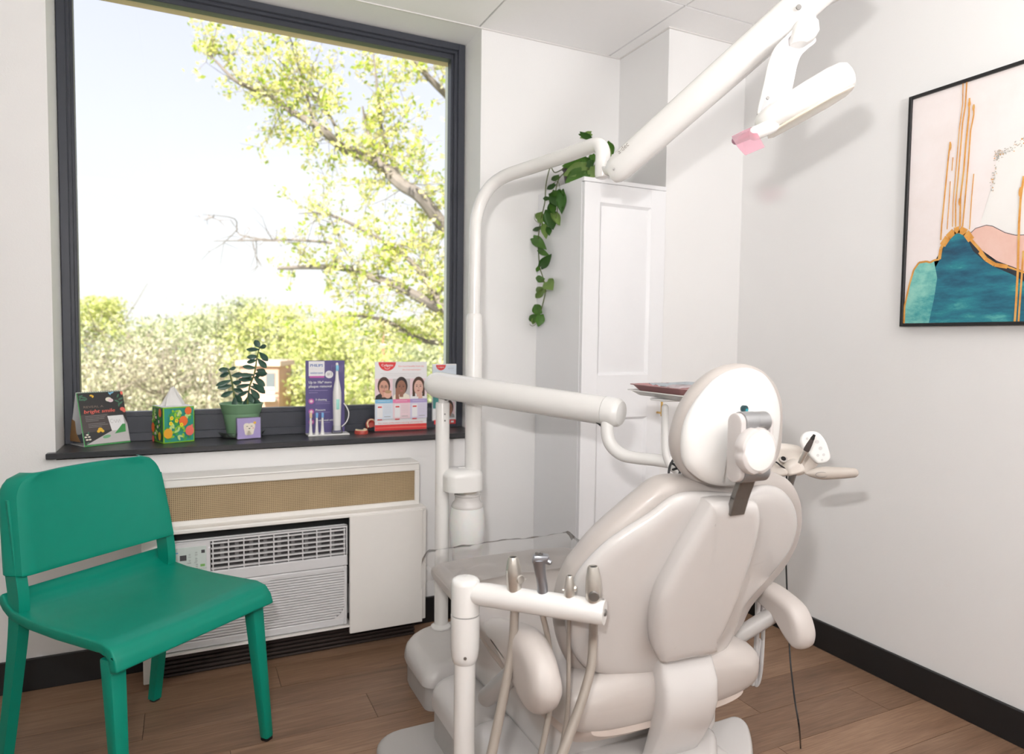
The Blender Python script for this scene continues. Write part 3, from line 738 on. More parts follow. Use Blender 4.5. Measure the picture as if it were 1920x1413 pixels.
# backrest: cushion, white shell, raised spine cover
UPX = [(1050, 1112), (1068, 1070), (1084, 1049), (1107, 1020), (1137, 990), (1172, 960), (1208, 930), (1240, 906), (1275, 897), (1320, 899), (1365, 899), (1400, 892), (1432, 886), (1458, 889), (1480, 902), (1494, 928), (1498, 955), (1495, 985), (1484, 1018), (1462, 1058), (1432, 1095), (1402, 1130), (1384, 1170), (1362, 1218), (1335, 1256), (1285, 1276), (1220, 1282), (1150, 1280), (1102, 1271), (1069, 1248), (1050, 1210), (1043, 1165)]
bm = cushion(UPX, -.075, pill(.022, .055, .14)); obj('back_cushion', bm, M_uphol, chair)
SHX = [(1066, 1120), (1080, 1083), (1103, 1052), (1137, 1019), (1172, 994), (1222, 962), (1258, 935), (1285, 924), (1325, 922), (1364, 924), (1395, 924), (1420, 913), (1443, 910), (1464, 917), (1480, 934), (1490, 957), (1491, 982), (1478, 1022), (1449, 1063), (1416, 1103), (1390, 1136), (1378, 1172), (1362, 1205), (1335, 1235), (1290, 1258), (1223, 1264), (1165, 1264), (1112, 1257), (1083, 1236), (1066, 1200), (1060, 1160)]
bm = cushion(SHX, -.038, pill(.016, .022, .16)); obj('back_shell', bm, M_shell, chair)
SPX = [(1327, 951), (1336, 941), (1367, 938), (1408, 939), (1419, 948), (1420, 983), (1405, 1045), (1378, 1125), (1354, 1180), (1341, 1202), (1338, 1221), (1290, 1230), (1243, 1239), (1233, 1229), (1226, 1212), (1224, 1172), (1234, 1120), (1256, 1074), (1282, 1027), (1308, 983)]
bm = cushion(SPX, .0, pill(.014, .045, .22), k=.25); obj('spine_cover', bm, M_shell, chair, label='raised white cover down the middle of the back')
# lower support link curving down into the base
bm = BM()
lx = PY(1288, 1300, 1.05).x
sec = []
for (Yc, zc_, hw, th, tilt) in ((1.105, .500, .062, .030, 20), (1.092, .470, .068, .032, 12), (1.078, .430, .070, .034, 3), (1.075, .380, .070, .034, -8), (1.085, .330, .069, .034, -18), (1.108, .275, .067, .034, -28), (1.140, .215, .065, .034, -35)):
    a = math.radians(tilt); sec.append((Vector((XC+.014, Yc+.03, zc_)), XV, Vector((0, math.cos(a), math.sin(a)*1.0)), hw, th))
loft(bm, sec, 32, ex=4.5); obj('back_support', bm, M_shell, chair)
# headrest
HN = Vector((0, -1, 0)); HO = Vector((XC, 1.0, .97))
HCX = [(1262, 834), (1265, 806), (1279, 763), (1302, 726), (1333, 697), (1361, 684), (1386, 681), (1410, 686), (1432, 700), (1447, 722), (1455, 750), (1456, 800), (1450, 850), (1430, 888), (1395, 908), (1350, 915), (1303, 904), (1281, 886), (1268, 862)]
bm = cushion(HCX, -.045, pill(.03, .04, .30), k=.9, O=HO, N=HN); obj('headrest_cushion', bm, M_uphol, chair)
HSX = [(1279, 846), (1281, 808), (1293, 772), (1315, 738), (1340, 711), (1367, 695), (1398, 689), (1424, 697), (1441, 715), (1452, 741), (1457, 770), (1456, 800), (1450, 842), (1435, 880), (1405, 903), (1378, 909), (1350, 910), (1325, 905), (1302, 891), (1285, 872)]
bm = cushion(HSX, .0, pill(.020, .022, .28, dome=.012), k=.9, O=HO, N=HN); hs = obj('headrest_shell', bm, M_white_plastic, chair)
# seam and slot in the headrest shell
ys = .965
bm = BM(); tube(bm, [PY(x, y, ys+.004) for x, y in ((1372, 800), (1368, 830), (1362, 865), (1355, 905))], .0010, 6, cap='flat'); obj('seam', bm, M_basegrey, hs)
bm = BM(); lathe(bm, PY(1398, 767, ys+.0015), (0, 1, 0), [(.0072, 0), (.0072, .03)], 20); obj('slot', bm, mat('slot_dark_teal', (.01, .05, .06), .5), hs, label='small dark slot with a teal latch')
bm = BM(); lathe(bm, PY(1401, 769, ys+.0008), (0, 1, 0), [(.003, 0), (.004, .003)], 12); obj('latch', bm, mat('latch_teal', (.03, .35, .42), .4), hs)
# bracket: two capsule plates, two barrels, knob, neck bar
yb = .925
bx = PY(1385, 840, yb).x; zt_ = PY(1400, 791, yb).z; zb_ = PY(1395, 884, yb).z
br = thing  # (kept as parts of the chair below)
def capsule(bm, x, w, y, z0, z1, r, lean=0.0):
    P = []
    for i in range(11): a = math.pi*i/10; P.append(Vector((x, y+lean+r*math.cos(a), z1+r*math.sin(a))))
    for i in range(11): a = math.pi+math.pi*i/10; P.append(Vector((x, y+r*math.cos(a), z0+r*math.sin(a))))
    prism(bm, P, Vector((w, 0, 0)), bev=.003)
M_brk = mat('bracket_warm_grey', (.60, .56, .545), .35)
bm = BM(); capsule(bm, bx-.012, .013, yb, zb_, zt_, .0175); obj('bracket_plate', bm, M_brk, chair)
bm = BM(); capsule(bm, bx+.058, .008, yb, zb_+.004, zt_, .0165); obj('bracket_plate', bm, M_brk, chair)
bm = BM(); tube(bm, [(bx, yb, zt_), (bx+.030, yb, zt_)], .0190, 28, cap='flat', spline=False); tube(bm, [(bx+.031, yb, zt_), (bx+.059, yb, zt_)], .0182, 28, cap='flat', spline=False)
box(bm, bx+.001, bx+.030, yb-.0180, yb+.018, zb_+.01, zt_, .001, 1); obj('upper_hinge', bm, M_gmetal, chair)
bm = BM(); box(bm, bx+.029, bx+.043, yb-.0200, yb-.015, zt_-.024, zt_-.006, .001, 1); obj('hinge_slot', bm, M_dsteel, chair)
bm = BM(); tube(bm, [(bx, yb, zb_), (bx+.058, yb, zb_)], .0190, 28, cap='flat', spline=False); obj('lower_hinge', bm, M_gmetal, chair)
kc = PY(1421, 846, yb-.030)
bm = BM(); lathe(bm, kc+Vector((0, .014, 0)), (0, -1, 0), [(.030, -.006), (.040, -.002), (.0425, .004), (.0425, .013), (.040, .018), (.036, .020)], 60, flute=(4, .09)); kn = obj('adjust_knob', bm, M_brk, chair)
bm = BM(); lathe(bm, kc+Vector((0, -.004, 0)), (0, -1, 0), [(.0350, -.002), (.0352, .0012), (.033, .0035), (.020, .0058), (.0, .0064)], 40); obj('knob_face', bm, M_white_plastic, kn, label='white domed knob face')
n0 = PPL(1384, 943, BO+BN*.012, BN)
bm = BM()
pts = [n0+BW*-.02, n0+BW*.012, Vector((n0.x+.0, yb+.022, zb_-.022)), Vector((bx+.012, yb+.004, zb_))]
for a, b in zip(pts, pts[1:]):
    d = (b-a); obox(bm, (a+b)/2, XV, d.cross(XV), d, .036, .014, d.length+.006, .002, 1)
obj('neck_bar', bm, M_dsteel, chair, label='dark steel headrest bar')
# armrests
def arm(px, X0, X1, tubepts, tr):
    pts = [PX(x, y, (X0+X1)/2) for x, y in px]; w = abs(X1-X0)/2
    bm = BM(); pad(bm, pts, Vector((-1, 0, 0)), pill(w, w, .55)); a = obj('armrest', bm, M_uphol, chair)
    bm = BM(); tube(bm, tubepts, tr, 16); obj('armrest_support', bm, M_basegrey, a)
arm([(922, 1160), (955, 1163), (992, 1178), (1018, 1222), (1032, 1270), (1037, 1308), (1030, 1332), (1018, 1338), (1006, 1326), (994, 1304), (972, 1262), (943, 1205)], .560, .625, [PX(914, 1306, .60), PX(945, 1278, .61), PX(990, 1235, .64)], .021)
arm([(1420, 1104), (1430, 1090), (1444, 1092), (1468, 1108), (1494, 1130), (1510, 1156), (1519, 1188), (1518, 1208), (1510, 1216), (1500, 1213), (1487, 1196), (1466, 1162), (1440, 1132), (1424, 1116)], 1.220, 1.280, [PX(1356, 1208, 1.13), PX(1400, 1182, 1.17), PX(1448, 1152, 1.235)], .0185)
# clear cover over the toe end
cov = BM()
def film(u, v):
    x = XC-.268+.536*u; a = v
    nz = noise.noise(Vector((x*9, v*6, 1.3)))*.010+noise.noise(Vector((x*25, v*16, 4.1)))*.004
    if v < .72: y = 1.72+.285*(v/.72); z = .468+.012*(v/.72)+abs(nz)
    else: k = (v-.72)/.28; y = 2.006+.006*math.sin(k*3)+nz*.6; z = .48-.10*k+nz*.3
    ed = max(0, abs(u-.5)*2-.92)/.08
    z -= .028*ed**1.5
    return Vector((x, y, z))
grid_surf(cov, film, 50, 30)
tag(obj('plastic_cover', cov, M_film, None), 'clear wrinkled plastic cover over the toe end of the dental chair', 'cover')

# ------------------------------------------------------------------ assistant stand in the foreground with its instruments
t = thing('instrument_stand', 'white post in the foreground with a horizontal bar holding four steel handpieces', 'instrument stand', (PD(872, 1200, 1.36).x, PD(872, 1200, 1.36).y, 0))
pc = PD(873, 1085, 1.36); zt2 = pc.z; px_, py_ = pc.x, pc.y
bm = BM(); zc1 = PPL(873, 1238, Vector((px_, py_, 0)), Vector((CF.x, CF.y, 0))).z
lathe(bm, (px_, py_, .042), (0, 0, 1), [(.0212, 0), (.0212, zc1-.042+.01)], 32); obj('post', bm, M_white_metal, t)
zs1 = PPL(873, 1150, Vector((px_, py_, 0)), Vector((CF.x, CF.y, 0))).z
bm = BM(); H_ = zs1-zc1
lathe(bm, (px_, py_, zc1), (0, 0, 1), [(.0215, -.002), (.0245, .001), (.0268, .012), (.0285, .028), (.0288, H_-.001)], 40); cl = obj('collar', bm, M_white_metal, t)
for dx, dy in ((-.35, -.93), (.93, -.2)):
    v = Vector((dx, dy, 0)).normalized(); bm = BM(); lathe(bm, Vector((px_, py_, zc1+.017))+v*.0262, v, [(.0032, 0), (.0032, .0022)], 12); obj('screw', bm, M_dsteel, cl)
bm = BM(); H2 = zt2-zs1
lathe(bm, (px_, py_, zs1+.0015), (0, 0, 1), [(.0283, 0), (.0283, H2-.010), (.0272, H2-.004), (.0240, H2-.0005), (.018, H2+.0015), (0, H2+.0022)], 40); obj('cap', bm, M_white_metal, t)
zbar = .633
b0 = PZ(893, 1121, zbar); b1 = PZ(1134, 1148, zbar)
b0 = Vector((px_, py_, zbar))+(b1-Vector((px_, py_, zbar))).normalized()*.012
bd = (b1-b0).normalized()
bm = BM(); L = (b1-b0).length
tube(bm, [b0, b0+bd*.03, b1-bd*.006, b1], [.0200, .0225, .0232, .0218], 32, cap='flat', spline=False)
bar = obj('holder_bar', bm, M_white_metal, t)
bm = BM(); lathe(bm, b1-bd*.001, bd, [(.0065, 0), (.0065, .003), (.004, .0045)], 16); obj('bar_screw', bm, M_dsteel, bar)
def on_bar(px): # point on the bar axis below image column px
    best = min((abs(960+FPX*((b0+bd*(L*k/400)-CP).dot(CR))/((b0+bd*(L*k/400)-CP).dot(CF))-px), k) for k in range(401)); return b0+bd*(L*best[1]/400)
def hang(c, pts, r0, r1, d):
    P = [c+Vector((0, 0, -.020))]+[PD(x, y, d+dd) for x, y, dd in pts]
    bm = BM(); R = [r0+(r1-r0)*i/(len(P)-1) for i in range(len(P))]; tube(bm, P, R, 14, n=8); return bm
dB = 1.33
cs = {}
# 1: suction tip with side lever
c = on_bar(965); tp = thing('suction_handpiece', 'steel suction tip with a side valve, leftmost in the holder bar', 'handpiece', c, 'dental handpieces in the white holder bar')
s = .001
bm = BM(); lathe(bm, c, (-.06, 0, 1), [(.0125, -.020), (.0140, .020), (.0142, .026), (.0150, .045), (.0142, .060), (.0108, .078), (.0088, .0835), (.0074, .0835), (.0068, .078)], 28); obj('body', bm, M_steel, tp)
bm = BM(); lathe(bm, c+Vector((-.005, 0, .0805)), (-.06, 0, 1), [(.0062, 0), (.0062, .0012)], 20); obj('bore', bm, M_hole, tp)
vv = (CR*.55-CF*.83).normalized(); vv.z = 0
bm = BM(); lathe(bm, c+Vector((.003, 0, .042)), vv, [(.0085, .004), (.0085, .015), (.0075, .0165)], 22); tube(bm, [c+Vector((.010, -.010, .040)), c+Vector((.0175, -.011, .040))], .0016, 8); obj('valve', bm, M_steel, tp)
bm = hang(c, [(930, 1225, -.02), (912, 1300, -.04), (897, 1360, -.05), (875, 1450, -.06)], .0088, .0098, dB)
obj('hose', hang(c, [(962, 1200, .0), (953, 1260, -.01), (937, 1340, -.03), (918, 1430, -.05)], .0085, .0098, dB), M_hose, tp, label='thick taupe hose')
# 2: air water syringe
c = on_bar(1017); tp = thing('air_water_syringe', 'satin steel angled syringe with push buttons, second in the holder bar', 'handpiece', c, 'dental handpieces in the white holder bar')
u = CR.copy(); u.z = 0; u.normalize(); wv = Vector((-CF.x, -CF.y, 0)).normalized()
bm = BM(); P = [c, c+UP*.03, c+UP*.050-u*.003, c+UP*.070-u*.006, c+UP*.084-u*.007]
tube(bm, P, [.0108, .0100, .0098, .0112, .0130], 22, cap='flat'); hc = c+UP*.086-u*.005
obox(bm, hc, u, wv, UP+u*.25, .030, .020, .016, .004, 2); obj('body', bm, mat('satin_steel', (.36, .37, .40), .34, metal=.9), tp)
bm = BM(); tube(bm, [hc+u*.006-UP*.002, hc+u*.020-UP*.007+wv*.004], [.0068, .0048], 16, cap='flat', spline=False); nz_ = obj('nozzle', bm, mat('satin_steel', (0, 0, 0)), tp)
bm = BM(); lathe(bm, hc+u*.0202-UP*.0071+wv*.0041, (u*.9-UP*.35+wv*.2), [(.0028, 0), (.0028, .0008)], 12); obj('bore', bm, M_hole, nz_)
for k in (-1, 1): 
    bm = BM(); lathe(bm, hc+UP*.008+u*(.004*k-.003)+wv*.002, UP+u*.25, [(.0035, 0), (.0035, .004)], 12); obj('button', bm, M_dsteel, tp)
obj('hose', hang(c, [(1028, 1200, .0), (1034, 1270, .0), (1027, 1350, -.01), (1008, 1440, -.03)], .0056, .0060, dB), M_hose, tp, label='slim taupe hose')
# 3: small suction
c = on_bar(1067); tp = thing('suction_handpiece', 'short slim steel suction tip, third in the holder bar', 'handpiece', c, 'dental handpieces in the white holder bar')
bm = BM(); lathe(bm, c, (0, 0, 1), [(.008, -.020), (.0102, .018), (.0104, .030), (.0097, .040), (.0068, .057), (.0055, .0605), (.0042, .0605), (.0038, .056)], 24); obj('body', bm, M_steel, tp)
bm = BM(); lathe(bm, c+Vector((0, 0, .0585)), (0, 0, 1), [(.0032, 0), (.0032, .001)], 14); obj('bore', bm, M_hole, tp)
bm = BM(); lathe(bm, c+UP*.036+u*.004, u, [(.0065, .003), (.0065, .008), (.005, .0095)], 18); tube(bm, [c+UP*.033-u*.006, c+UP*.033-u*.0125], .0015, 8); obj('valve', bm, M_steel, tp)
obj('hose', hang(c, [(1066, 1200, .0), (1066, 1280, .0), (1062, 1350, .0), (1045, 1440, -.01)], .0040, .0050, dB), M_hose, tp, label='thin taupe hose')
# 4: large suction at the end
c = on_bar(1113); tp = thing('suction_handpiece', 'large steel suction tip with a round valve facing front, rightmost in the holder bar', 'handpiece', c, 'dental handpieces in the white holder bar')
bm = BM(); lathe(bm, c, (-.02, .03, 1), [(.0120, -.020), (.0142, .018), (.0148, .026), (.0150, .045), (.0134, .064), (.0106, .079), (.0096, .0835), (.0078, .0835), (.0072, .078)], 28); obj('body', bm, M_steel, tp)
bm = BM(); lathe(bm, c+Vector((-.0016, .0024, .0800)), (-.02, .03, 1), [(.0065, 0), (.0065, .0012)], 20); obj('bore', bm, M_hole, tp)
bm = BM(); lathe(bm, c+UP*.033-u*.002, wv, [(.0090, .004), (.0095, .010), (.0095, .0175), (.0082, .019)], 26); tube(bm, [c+UP*.027+u*.008+wv*.010, c+UP*.026+u*.0165+wv*.010], .0015, 8); obj('valve', bm, M_dsteel, tp)
obj('hose', hang(c, [(1112, 1195, .0), (1108, 1250, -.01), (1092, 1310, -.03), (1070, 1370, -.05), (1040, 1450, -.08)], .0085, .0100, dB), M_hose, tp, label='thick taupe hose')
# collars in the bar below each instrument are hidden; rings above
# ------------------------------------------------------------------ overhead light on its pole
YP = 2.18
p_low = PY(887, 880, YP)
LX, LY = PY(888, 760, YP).x, YP
def colz(y, X=None, Y=None): return PPL(888, y, Vector((LX, LY, 0)), Vector((CF.x, CF.y, 0))).z
t = thing('operatory_light', 'white overhead dental light on a bent pole, its long arm reaching upper right', 'lamp', (LX, LY, 0))
bm = BM(); lathe(bm, (LX, LY, 0), (0, 0, 1), [(.040, .136), (.040, .142), (.0285, .15), (.0285, .16), (.0285, colz(600)), (.0270, colz(592)), (.0225, colz(588))], 32); obj('pole', bm, M_white_metal, t)
jt = PD(1130, 300, 1.98)      # elbow joint
def tw(px, py, k): return PD(px, py, k)
bm = BM()
up0 = Vector((LX, LY, colz(590)))
B0 = PPL(889, 460, Vector((LX, LY, 0)), Vector((CF.x, CF.y, 0)))
pts = [up0, Vector((LX, LY, B0.z)), PD(894, 405, 2.355), PD(911, 361, 2.34), PD(942, 333, 2.31), PD(1000, 312, 2.22), PD(1060, 292, 2.11), PD(1100, 277, 2.035), PD(1122, 272, 1.995), PD(1130, 284, 1.98), PD(1130, 302, 1.98)]
tube(bm, pts, [.0205, .0205, .0208, .0215, .022, .022, .022, .022, .0215, .0215, .0215], 24, n=6, cap='flat'); obj('bent_tube', bm, M_white_metal, t)
jb = PD(1130, 328, 1.98); jtp = PD(1130, 301, 1.98)
bm = BM(); ax_ = Vector((0, 0, 1)); h = jtp.z-jb.z
lathe(bm, jb, ax_, [(.014, -.010), (.020, -.008), (.0225, 0), (.0228, h*.8), (.0222, h)], 28); jn = obj('swivel', bm, M_white_metal, t)
# big tapered arm
a0 = PD(1152, 322, 1.93); a1 = PD(1505, 8, 1.60)
ad = (a1-a0).normalized(); bm = BM()
a2 = a1+ad*.12
side = ad.cross(UP).normalized(); upn = side.cross(ad).normalized()
secs = []
for k, w, hgt in ((-.012, .018, .028), (0, .024, .036), (.03, .028, .040), (.10, .029, .041), (.60, .030, .042), (1.0, .030, .042)):
    secs.append((a0+ad*((a2-a0).length*k if k > 0 else k), side, upn, w, hgt))
loft(bm, secs, 28, ex=2.4)
# knuckle to swivel
arm_o = obj('spring_arm', bm, M_white_metal, t)
bm = BM(); q = jb+UP*.012; obox(bm, (q+a0)/2+ad*.0, (a0-q), side, upn, (a0-q).length+.045, .030, .036, .010, 3); obj('arm_knuckle', bm, M_white_metal, arm_o)
bm = BM(); cw = (-CF+side*.0).normalized()
obox(bm, PD(1167, 322, 1.905), ad, side, upn, .045, .004, .020, .0015, 1); obj('arm_slot', bm, M_dsteel, arm_o)
for x, y in ((1151, 317), (1155, 302)):
    bm = BM(); lathe(bm, PD(x, y, 1.902), -CF, [(.0030, 0), (.0030, .004)], 12); obj('screw', bm, M_dsteel, arm_o)
# maker lettering on the arm: small grey script
nrm = (-CF-ad*(-CF).dot(ad)).normalized()
tO = PD(1164, 292, 1.905); ud = ad; vd = nrm.cross(ud)
pr = Print(PD(1161, 289, 1.88), ud, vd); pr.text('a·dec', 0, 0, .013, flat('print_arm_grey', (.30, .27, .25))); pr.build('arm_lettering', arm_o)
# hanger at the far end, bowed yoke and lamp head
dh = 1.60
bm = BM(); tube(bm, [PD(1514, -60, dh), PD(1514, -10, dh), PD(1513, 30, dh)], .0165, 22, cap='flat', spline=False); tube(bm, [PD(1513, 22, dh), PD(1512, 44, dh)], .0205, 24, cap='flat', spline=False)
obj('hanger', bm, M_white_metal, t)
bm = BM(); lathe(bm, PD(1497, 14, dh-.028), -CF, [(.006, 0), (.006, .003)], 16); obj('bolt', bm, M_dsteel, arm_o)
bm = BM()
nb = (-CF*.8+CR*.0).normalized(); ya_ = Vector((-CF.x, -CF.y, 0)).normalized()
# knob like shoulder under the hanger
loft(bm, [(PD(1512, 38, dh), CR, -CF, .018, .02), (PD(1510, 46, dh), CR, -CF, .027, .028), (PD(1508, 62, dh), CR, -CF, .031, .03), (PD(1503, 75, dh), CR, -CF, .028, .027), (PD(1497, 84, dh), CR, -CF, .018, .018)], 28)
obj('shoulder', bm, M_white_plastic, t)
def strip(bm, L_, R_, th):
    A = catmull(L_, 5); B = catmull(R_, 5); V = []
    n_ = -CF
    for a, b in zip(A, B): V.append([bm.verts.new(p) for p in (a, b, b-n_*th, a-n_*th)])
    for p, q in zip(V, V[1:]):
        for i in range(4): bm.faces.new((p[i], p[(i+1) % 4], q[(i+1) % 4], q[i]))
    bm.faces.new(V[0][::-1]); bm.faces.new(V[-1])
bm = BM()
dq = [1.60, 1.60, 1.595, 1.585, 1.575, 1.57]
Lp = [PD(x, y, d+.0) for (x, y), d in zip(((1493, 52), (1478, 68), (1455, 92), (1443, 120), (1434, 160), (1422, 212)), dq)]
Rp = [PD(x, y, d+.03) for (x, y), d in zip(((1530, 72), (1528, 80), (1505, 100), (1495, 122), (1487, 160), (1478, 200)), dq)]
strip(bm, Lp, Rp, .012); obj('yoke', bm, mat('yoke_shaded_white', (.66, .64, .65), .25, coat=.3), t)  # white yoke toned down, the shoulder's shade is in its colour
bm = BM(); tube(bm, [p-CF*.002 for p in Lp], .0042, 10); obj('yoke_rim', bm, M_white_metal, t)
bm = BM(); lathe(bm, PD(1439, 184, 1.566), -CF, [(.0038, 0), (.0038, .003)], 12); obj('yoke_screw', bm, M_dsteel, t)
# head: flattened rounded body
hA = PD(1442, 228, 1.56); hB = PD(1574, 152, 1.50); hd = (hB-hA).normalized(); hn = (UP-hd*UP.dot(hd)); hn = (hn+(-CF)*.15).normalized(); hn = (hn-hd*hn.dot(hd)).normalized(); hs_ = hd.cross(hn).normalized()
bm = BM(); LL = (hB-hA).length; sec = []
for k, w, th in ((-.19, .030, .005), (-.17, .040, .016), (-.10, .055, .024), (.05, .066, .0285), (.3, .072, .031), (.6, .074, .033), (.9, .072, .0335), (1.05, .066, .031), (1.13, .052, .025), (1.165, .034, .013)):
    sec.append((hA+hd*LL*k, hs_, hn, w, th))
loft(bm, sec, 32, ex=3.4); head = obj('lamp_head', bm, M_white_plastic, t)
bm = BM(); sec = [(hA+hd*LL*k-hn*(.028), hs_, hn, w, th) for k, w, th in ((-.10, .03, .002), (-.02, .052, .005), (.3, .064, .006), (.8, .066, .006), (1.02, .05, .005), (1.1, .03, .002))]
loft(bm, sec, 28, ex=3); obj('lamp_lens', bm, mat('lamp_lens_cream', (.72, .66, .55), .2), head)
hc_ = PD(1432, 242, 1.52)
bm = BM(); tube(bm, [PD(1416, 250, 1.525), PD(1447, 236, 1.515)], .0155, 24, n=2, spline=False); obj('handle', bm, M_white_plastic, head)
g1, g2 = PD(1412, 250, 1.525), PD(1376, 262, 1.53)
bm = BM(); n_ = (g2-g1).normalized(); dwn = -hn
V1 = catmull([PD(1372, 256, 1.53), PD(1412, 238, 1.522), PD(1420, 250, 1.51), PD(1434, 276, 1.50)], 4); V2 = catmull([PD(1374, 262, 1.52), PD(1382, 274, 1.51), PD(1394, 288, 1.50), PD(1398, 291, 1.50)], 4)
for i in range(len(V1)-1): bm.faces.new([bm.verts.new(p) for p in (V1[i], V1[i+1], V2[i+1], V2[i])])
bmesh.ops.remove_doubles(bm, verts=bm.verts, dist=1e-5); bmesh.ops.solidify(bm, geom=bm.faces[:], thickness=.0008)
M_pink = glass_mat('pink_barrier_film', (.93, .55, .66), .05, .2, alpha_white=.18)
pk = obj('barrier_film', bm, M_pink, None); tag(pk, 'small translucent pink barrier film wrapped on the overhead light handle', 'film')
bm = BM(); tube(bm, [PD(1380, 263, 1.535), PD(1408, 252, 1.53)], .0095, 16, spline=False); obj('handle_core', bm, mat('handle_core_mauve', (.42, .22, .30), .5), head)

# ------------------------------------------------------------------ delivery arm: post, big tube, curved tube, tray holder
AXp = PD(829, 900, 2.36); ax2, ay2 = AXp.x, AXp.y
def cz2(px, y): return PPL(px, y, Vector((ax2, ay2, 0)), Vector((CF.x, CF.y, 0))).z
t = thing('delivery_unit', 'thick white sloping tube on a slim post, ending in a curved tube and tray holder', 'dental equipment', (ax2, ay2, 0))
bm = BM(); lathe(bm, (ax2, ay2, 0), (0, 0, 1), [(.035, .136), (.035, .142), (.0238, .15), (.0238, .16), (.0238, cz2(829, 757)), (.0225, cz2(829, 754))], 28); obj('post', bm, M_white_metal, t)
for y in (775, 787):
    bm = BM(); v = (CP-Vector((ax2, ay2, CP.z))).normalized(); lathe(bm, Vector((ax2, ay2, cz2(833, y)))+(v*.93+CR*.35).normalized()*.0233, v, [(.0032, 0), (.0032, .0018)], 10); obj('screw', bm, M_dsteel, t)
bm = BM(); lathe(bm, (ax2+.002, ay2, cz2(829, 755)), (0, 0, 1), [(.0165, 0), (.0165, .055)], 24); obj('spindle', bm, M_white_metal, t)
T0 = PD(824, 722, 2.33); T1 = PD(1135, 770, 1.99); td = (T1-T0).normalized()
bm = BM(); tube(bm, [T0-td*.015, T0+td*.01, T1], [.043, .0445, .0415], 36, spline=False, cap='flat')
big = obj('arm_tube', bm, M_white_metal, t)
bm = BM(); tube(bm, [T0-td*.0165, T0-td*.016], [.040, .0425], 32, spline=False); obj('end_cap', bm, M_white_plastic, big)
bm = BM()
prof = [(.0413, 0), (.0420, .012), (.0420, .030), (.040, .042), (.034, .050), (.02, .054), (0, .055)]
lathe(bm, T1+td*.001, td, prof, 36); obj('end_cap', bm, M_white_plastic, big)
bm = BM(); tube(bm, [PD(830, 737, 2.33), PD(836, 748, 2.31), PD(842, 742, 2.30)], .005, 8); obj('cable_boot', bm, M_cable, t)
bm = BM(); tube(bm, [PD(1108, 787, 2.0), PD(1118, 791, 1.985), PD(1128, 799, 1.975)], .0028, 8); obj('cable_boot', bm, M_cable, t)
bm = BM(); tube(bm, [PD(1139, 780, 1.975), PD(1139, 812, 1.965), PD(1146, 834, 1.955), PD(1165, 851, 1.94), PD(1192, 858, 1.92), PD(1230, 862, 1.89), PD(1262, 867, 1.865)], [.0185]*4+[.017]*3, 22); obj('curved_tube', bm, M_white_metal, t)
bm = BM(); tube(bm, [PD(1247, 764, 1.86), PD(1247, 820, 1.86), PD(1248, 850, 1.86), PD(1256, 872, 1.86), PD(1270, 884, 1.86)], .0095, 16, flat=(CR, 1.0)); obj('tray_post', bm, M_white_metal, t)
tz = PD(1240, 745, 1.86).z
tc_ = PD(1262, 750, 1.86)
bm = BM(); box(bm, tc_.x-.055, tc_.x+.06, tc_.y-.03, tc_.y+.03, tz-.008, tz-.001, .003, 2); obj('tray_bracket', bm, M_white_plastic, t)
to = Vector((tc_.x+.062, tc_.y, tz))
def dish(bm, c, hx, hy, dz, th, r=.025, slope=.018):
    def ring(ins, z): return [bm.verts.new(p) for p in rrect(c.x-hx+ins, c.x+hx-ins, c.y-hy+ins, c.y+hy-ins, r, z)]
    R = [ring(slope+.002, c.z), ring(0, c.z+dz), ring(-.004, c.z+dz), ring(-.004, c.z+dz-.0015), ring(slope-.0, c.z-th)]
    R = [ring(-.006, c.z+dz), ring(-.006, c.z+dz-.002), ring(-.0008, c.z+dz-.002), ring(slope, c.z-th)]
    I = [ring(-.006, c.z+dz+.0004), ring(0.0015, c.z+dz), ring(slope+.002, c.z)]
    for A in (R, I):
        for a, b in zip(A, A[1:]):
            for s in range(len(a)): bm.faces.new((a[s], a[(s+1) % len(a)], b[(s+1) % len(a)], b[s]))
        bm.faces.new(A[-1])
    bmesh.ops.remove_doubles(bm, verts=bm.verts, dist=.0005)
bm = BM(); dish(bm, to+UP*.004, .125, .125, .012, .003); obj('tray_support', bm, M_white_plastic, t)
bm = BM(); dish(bm, to+UP*.010, .120, .120, .022, .0015)
M_mauve = mat('mauve_tray_plastic', (.34, .17, .17), .4)
tray = tag(obj('instrument_tray', bm, M_mauve, None, recalc=True), 'mauve plastic instrument tray behind the headrest', 'tray')
M_paper = mat('pale_blue_white_wrap', (.70, .76, .80), .5, var=.06, scale=60)
M_paper2 = mat('pale_pink_white_wrap', (.78, .70, .72), .5, var=.06, scale=60)
for i, (dx, dy, rz, mm, sx, sy, lab) in enumerate(((-.045, -.010, .35, M_paper2, .15, .06, 'wrapped white pouch with a pinkish sheen at the left end of the mauve tray'), (-.02, .015, -.15, M_paper, .17, .07, 'pale blue wrapped pouch lying across the mauve tray'))):
    bm = BM(); c = to+Vector((dx, dy, .026+i*.004)); A = Vector((math.cos(rz), math.sin(rz), 0)); B = Vector((-math.sin(rz), math.cos(rz), 0))
    a = grid_surf(bm, lambda u, v: c+A*(u-.5)*sx+B*(v-.5)*sy+UP*(.004+.006*noise.noise(Vector((u*4+i*7, v*4, 2)))+.006*math.sin(math.pi*u)*math.sin(math.pi*v)), 16, 10)
    bmesh.ops.solidify(bm, geom=bm.faces[:], thickness=.003)
    tag(obj('pouch', bm, mm, None), lab, 'pouch', 'wrapped pouches on the mauve tray')
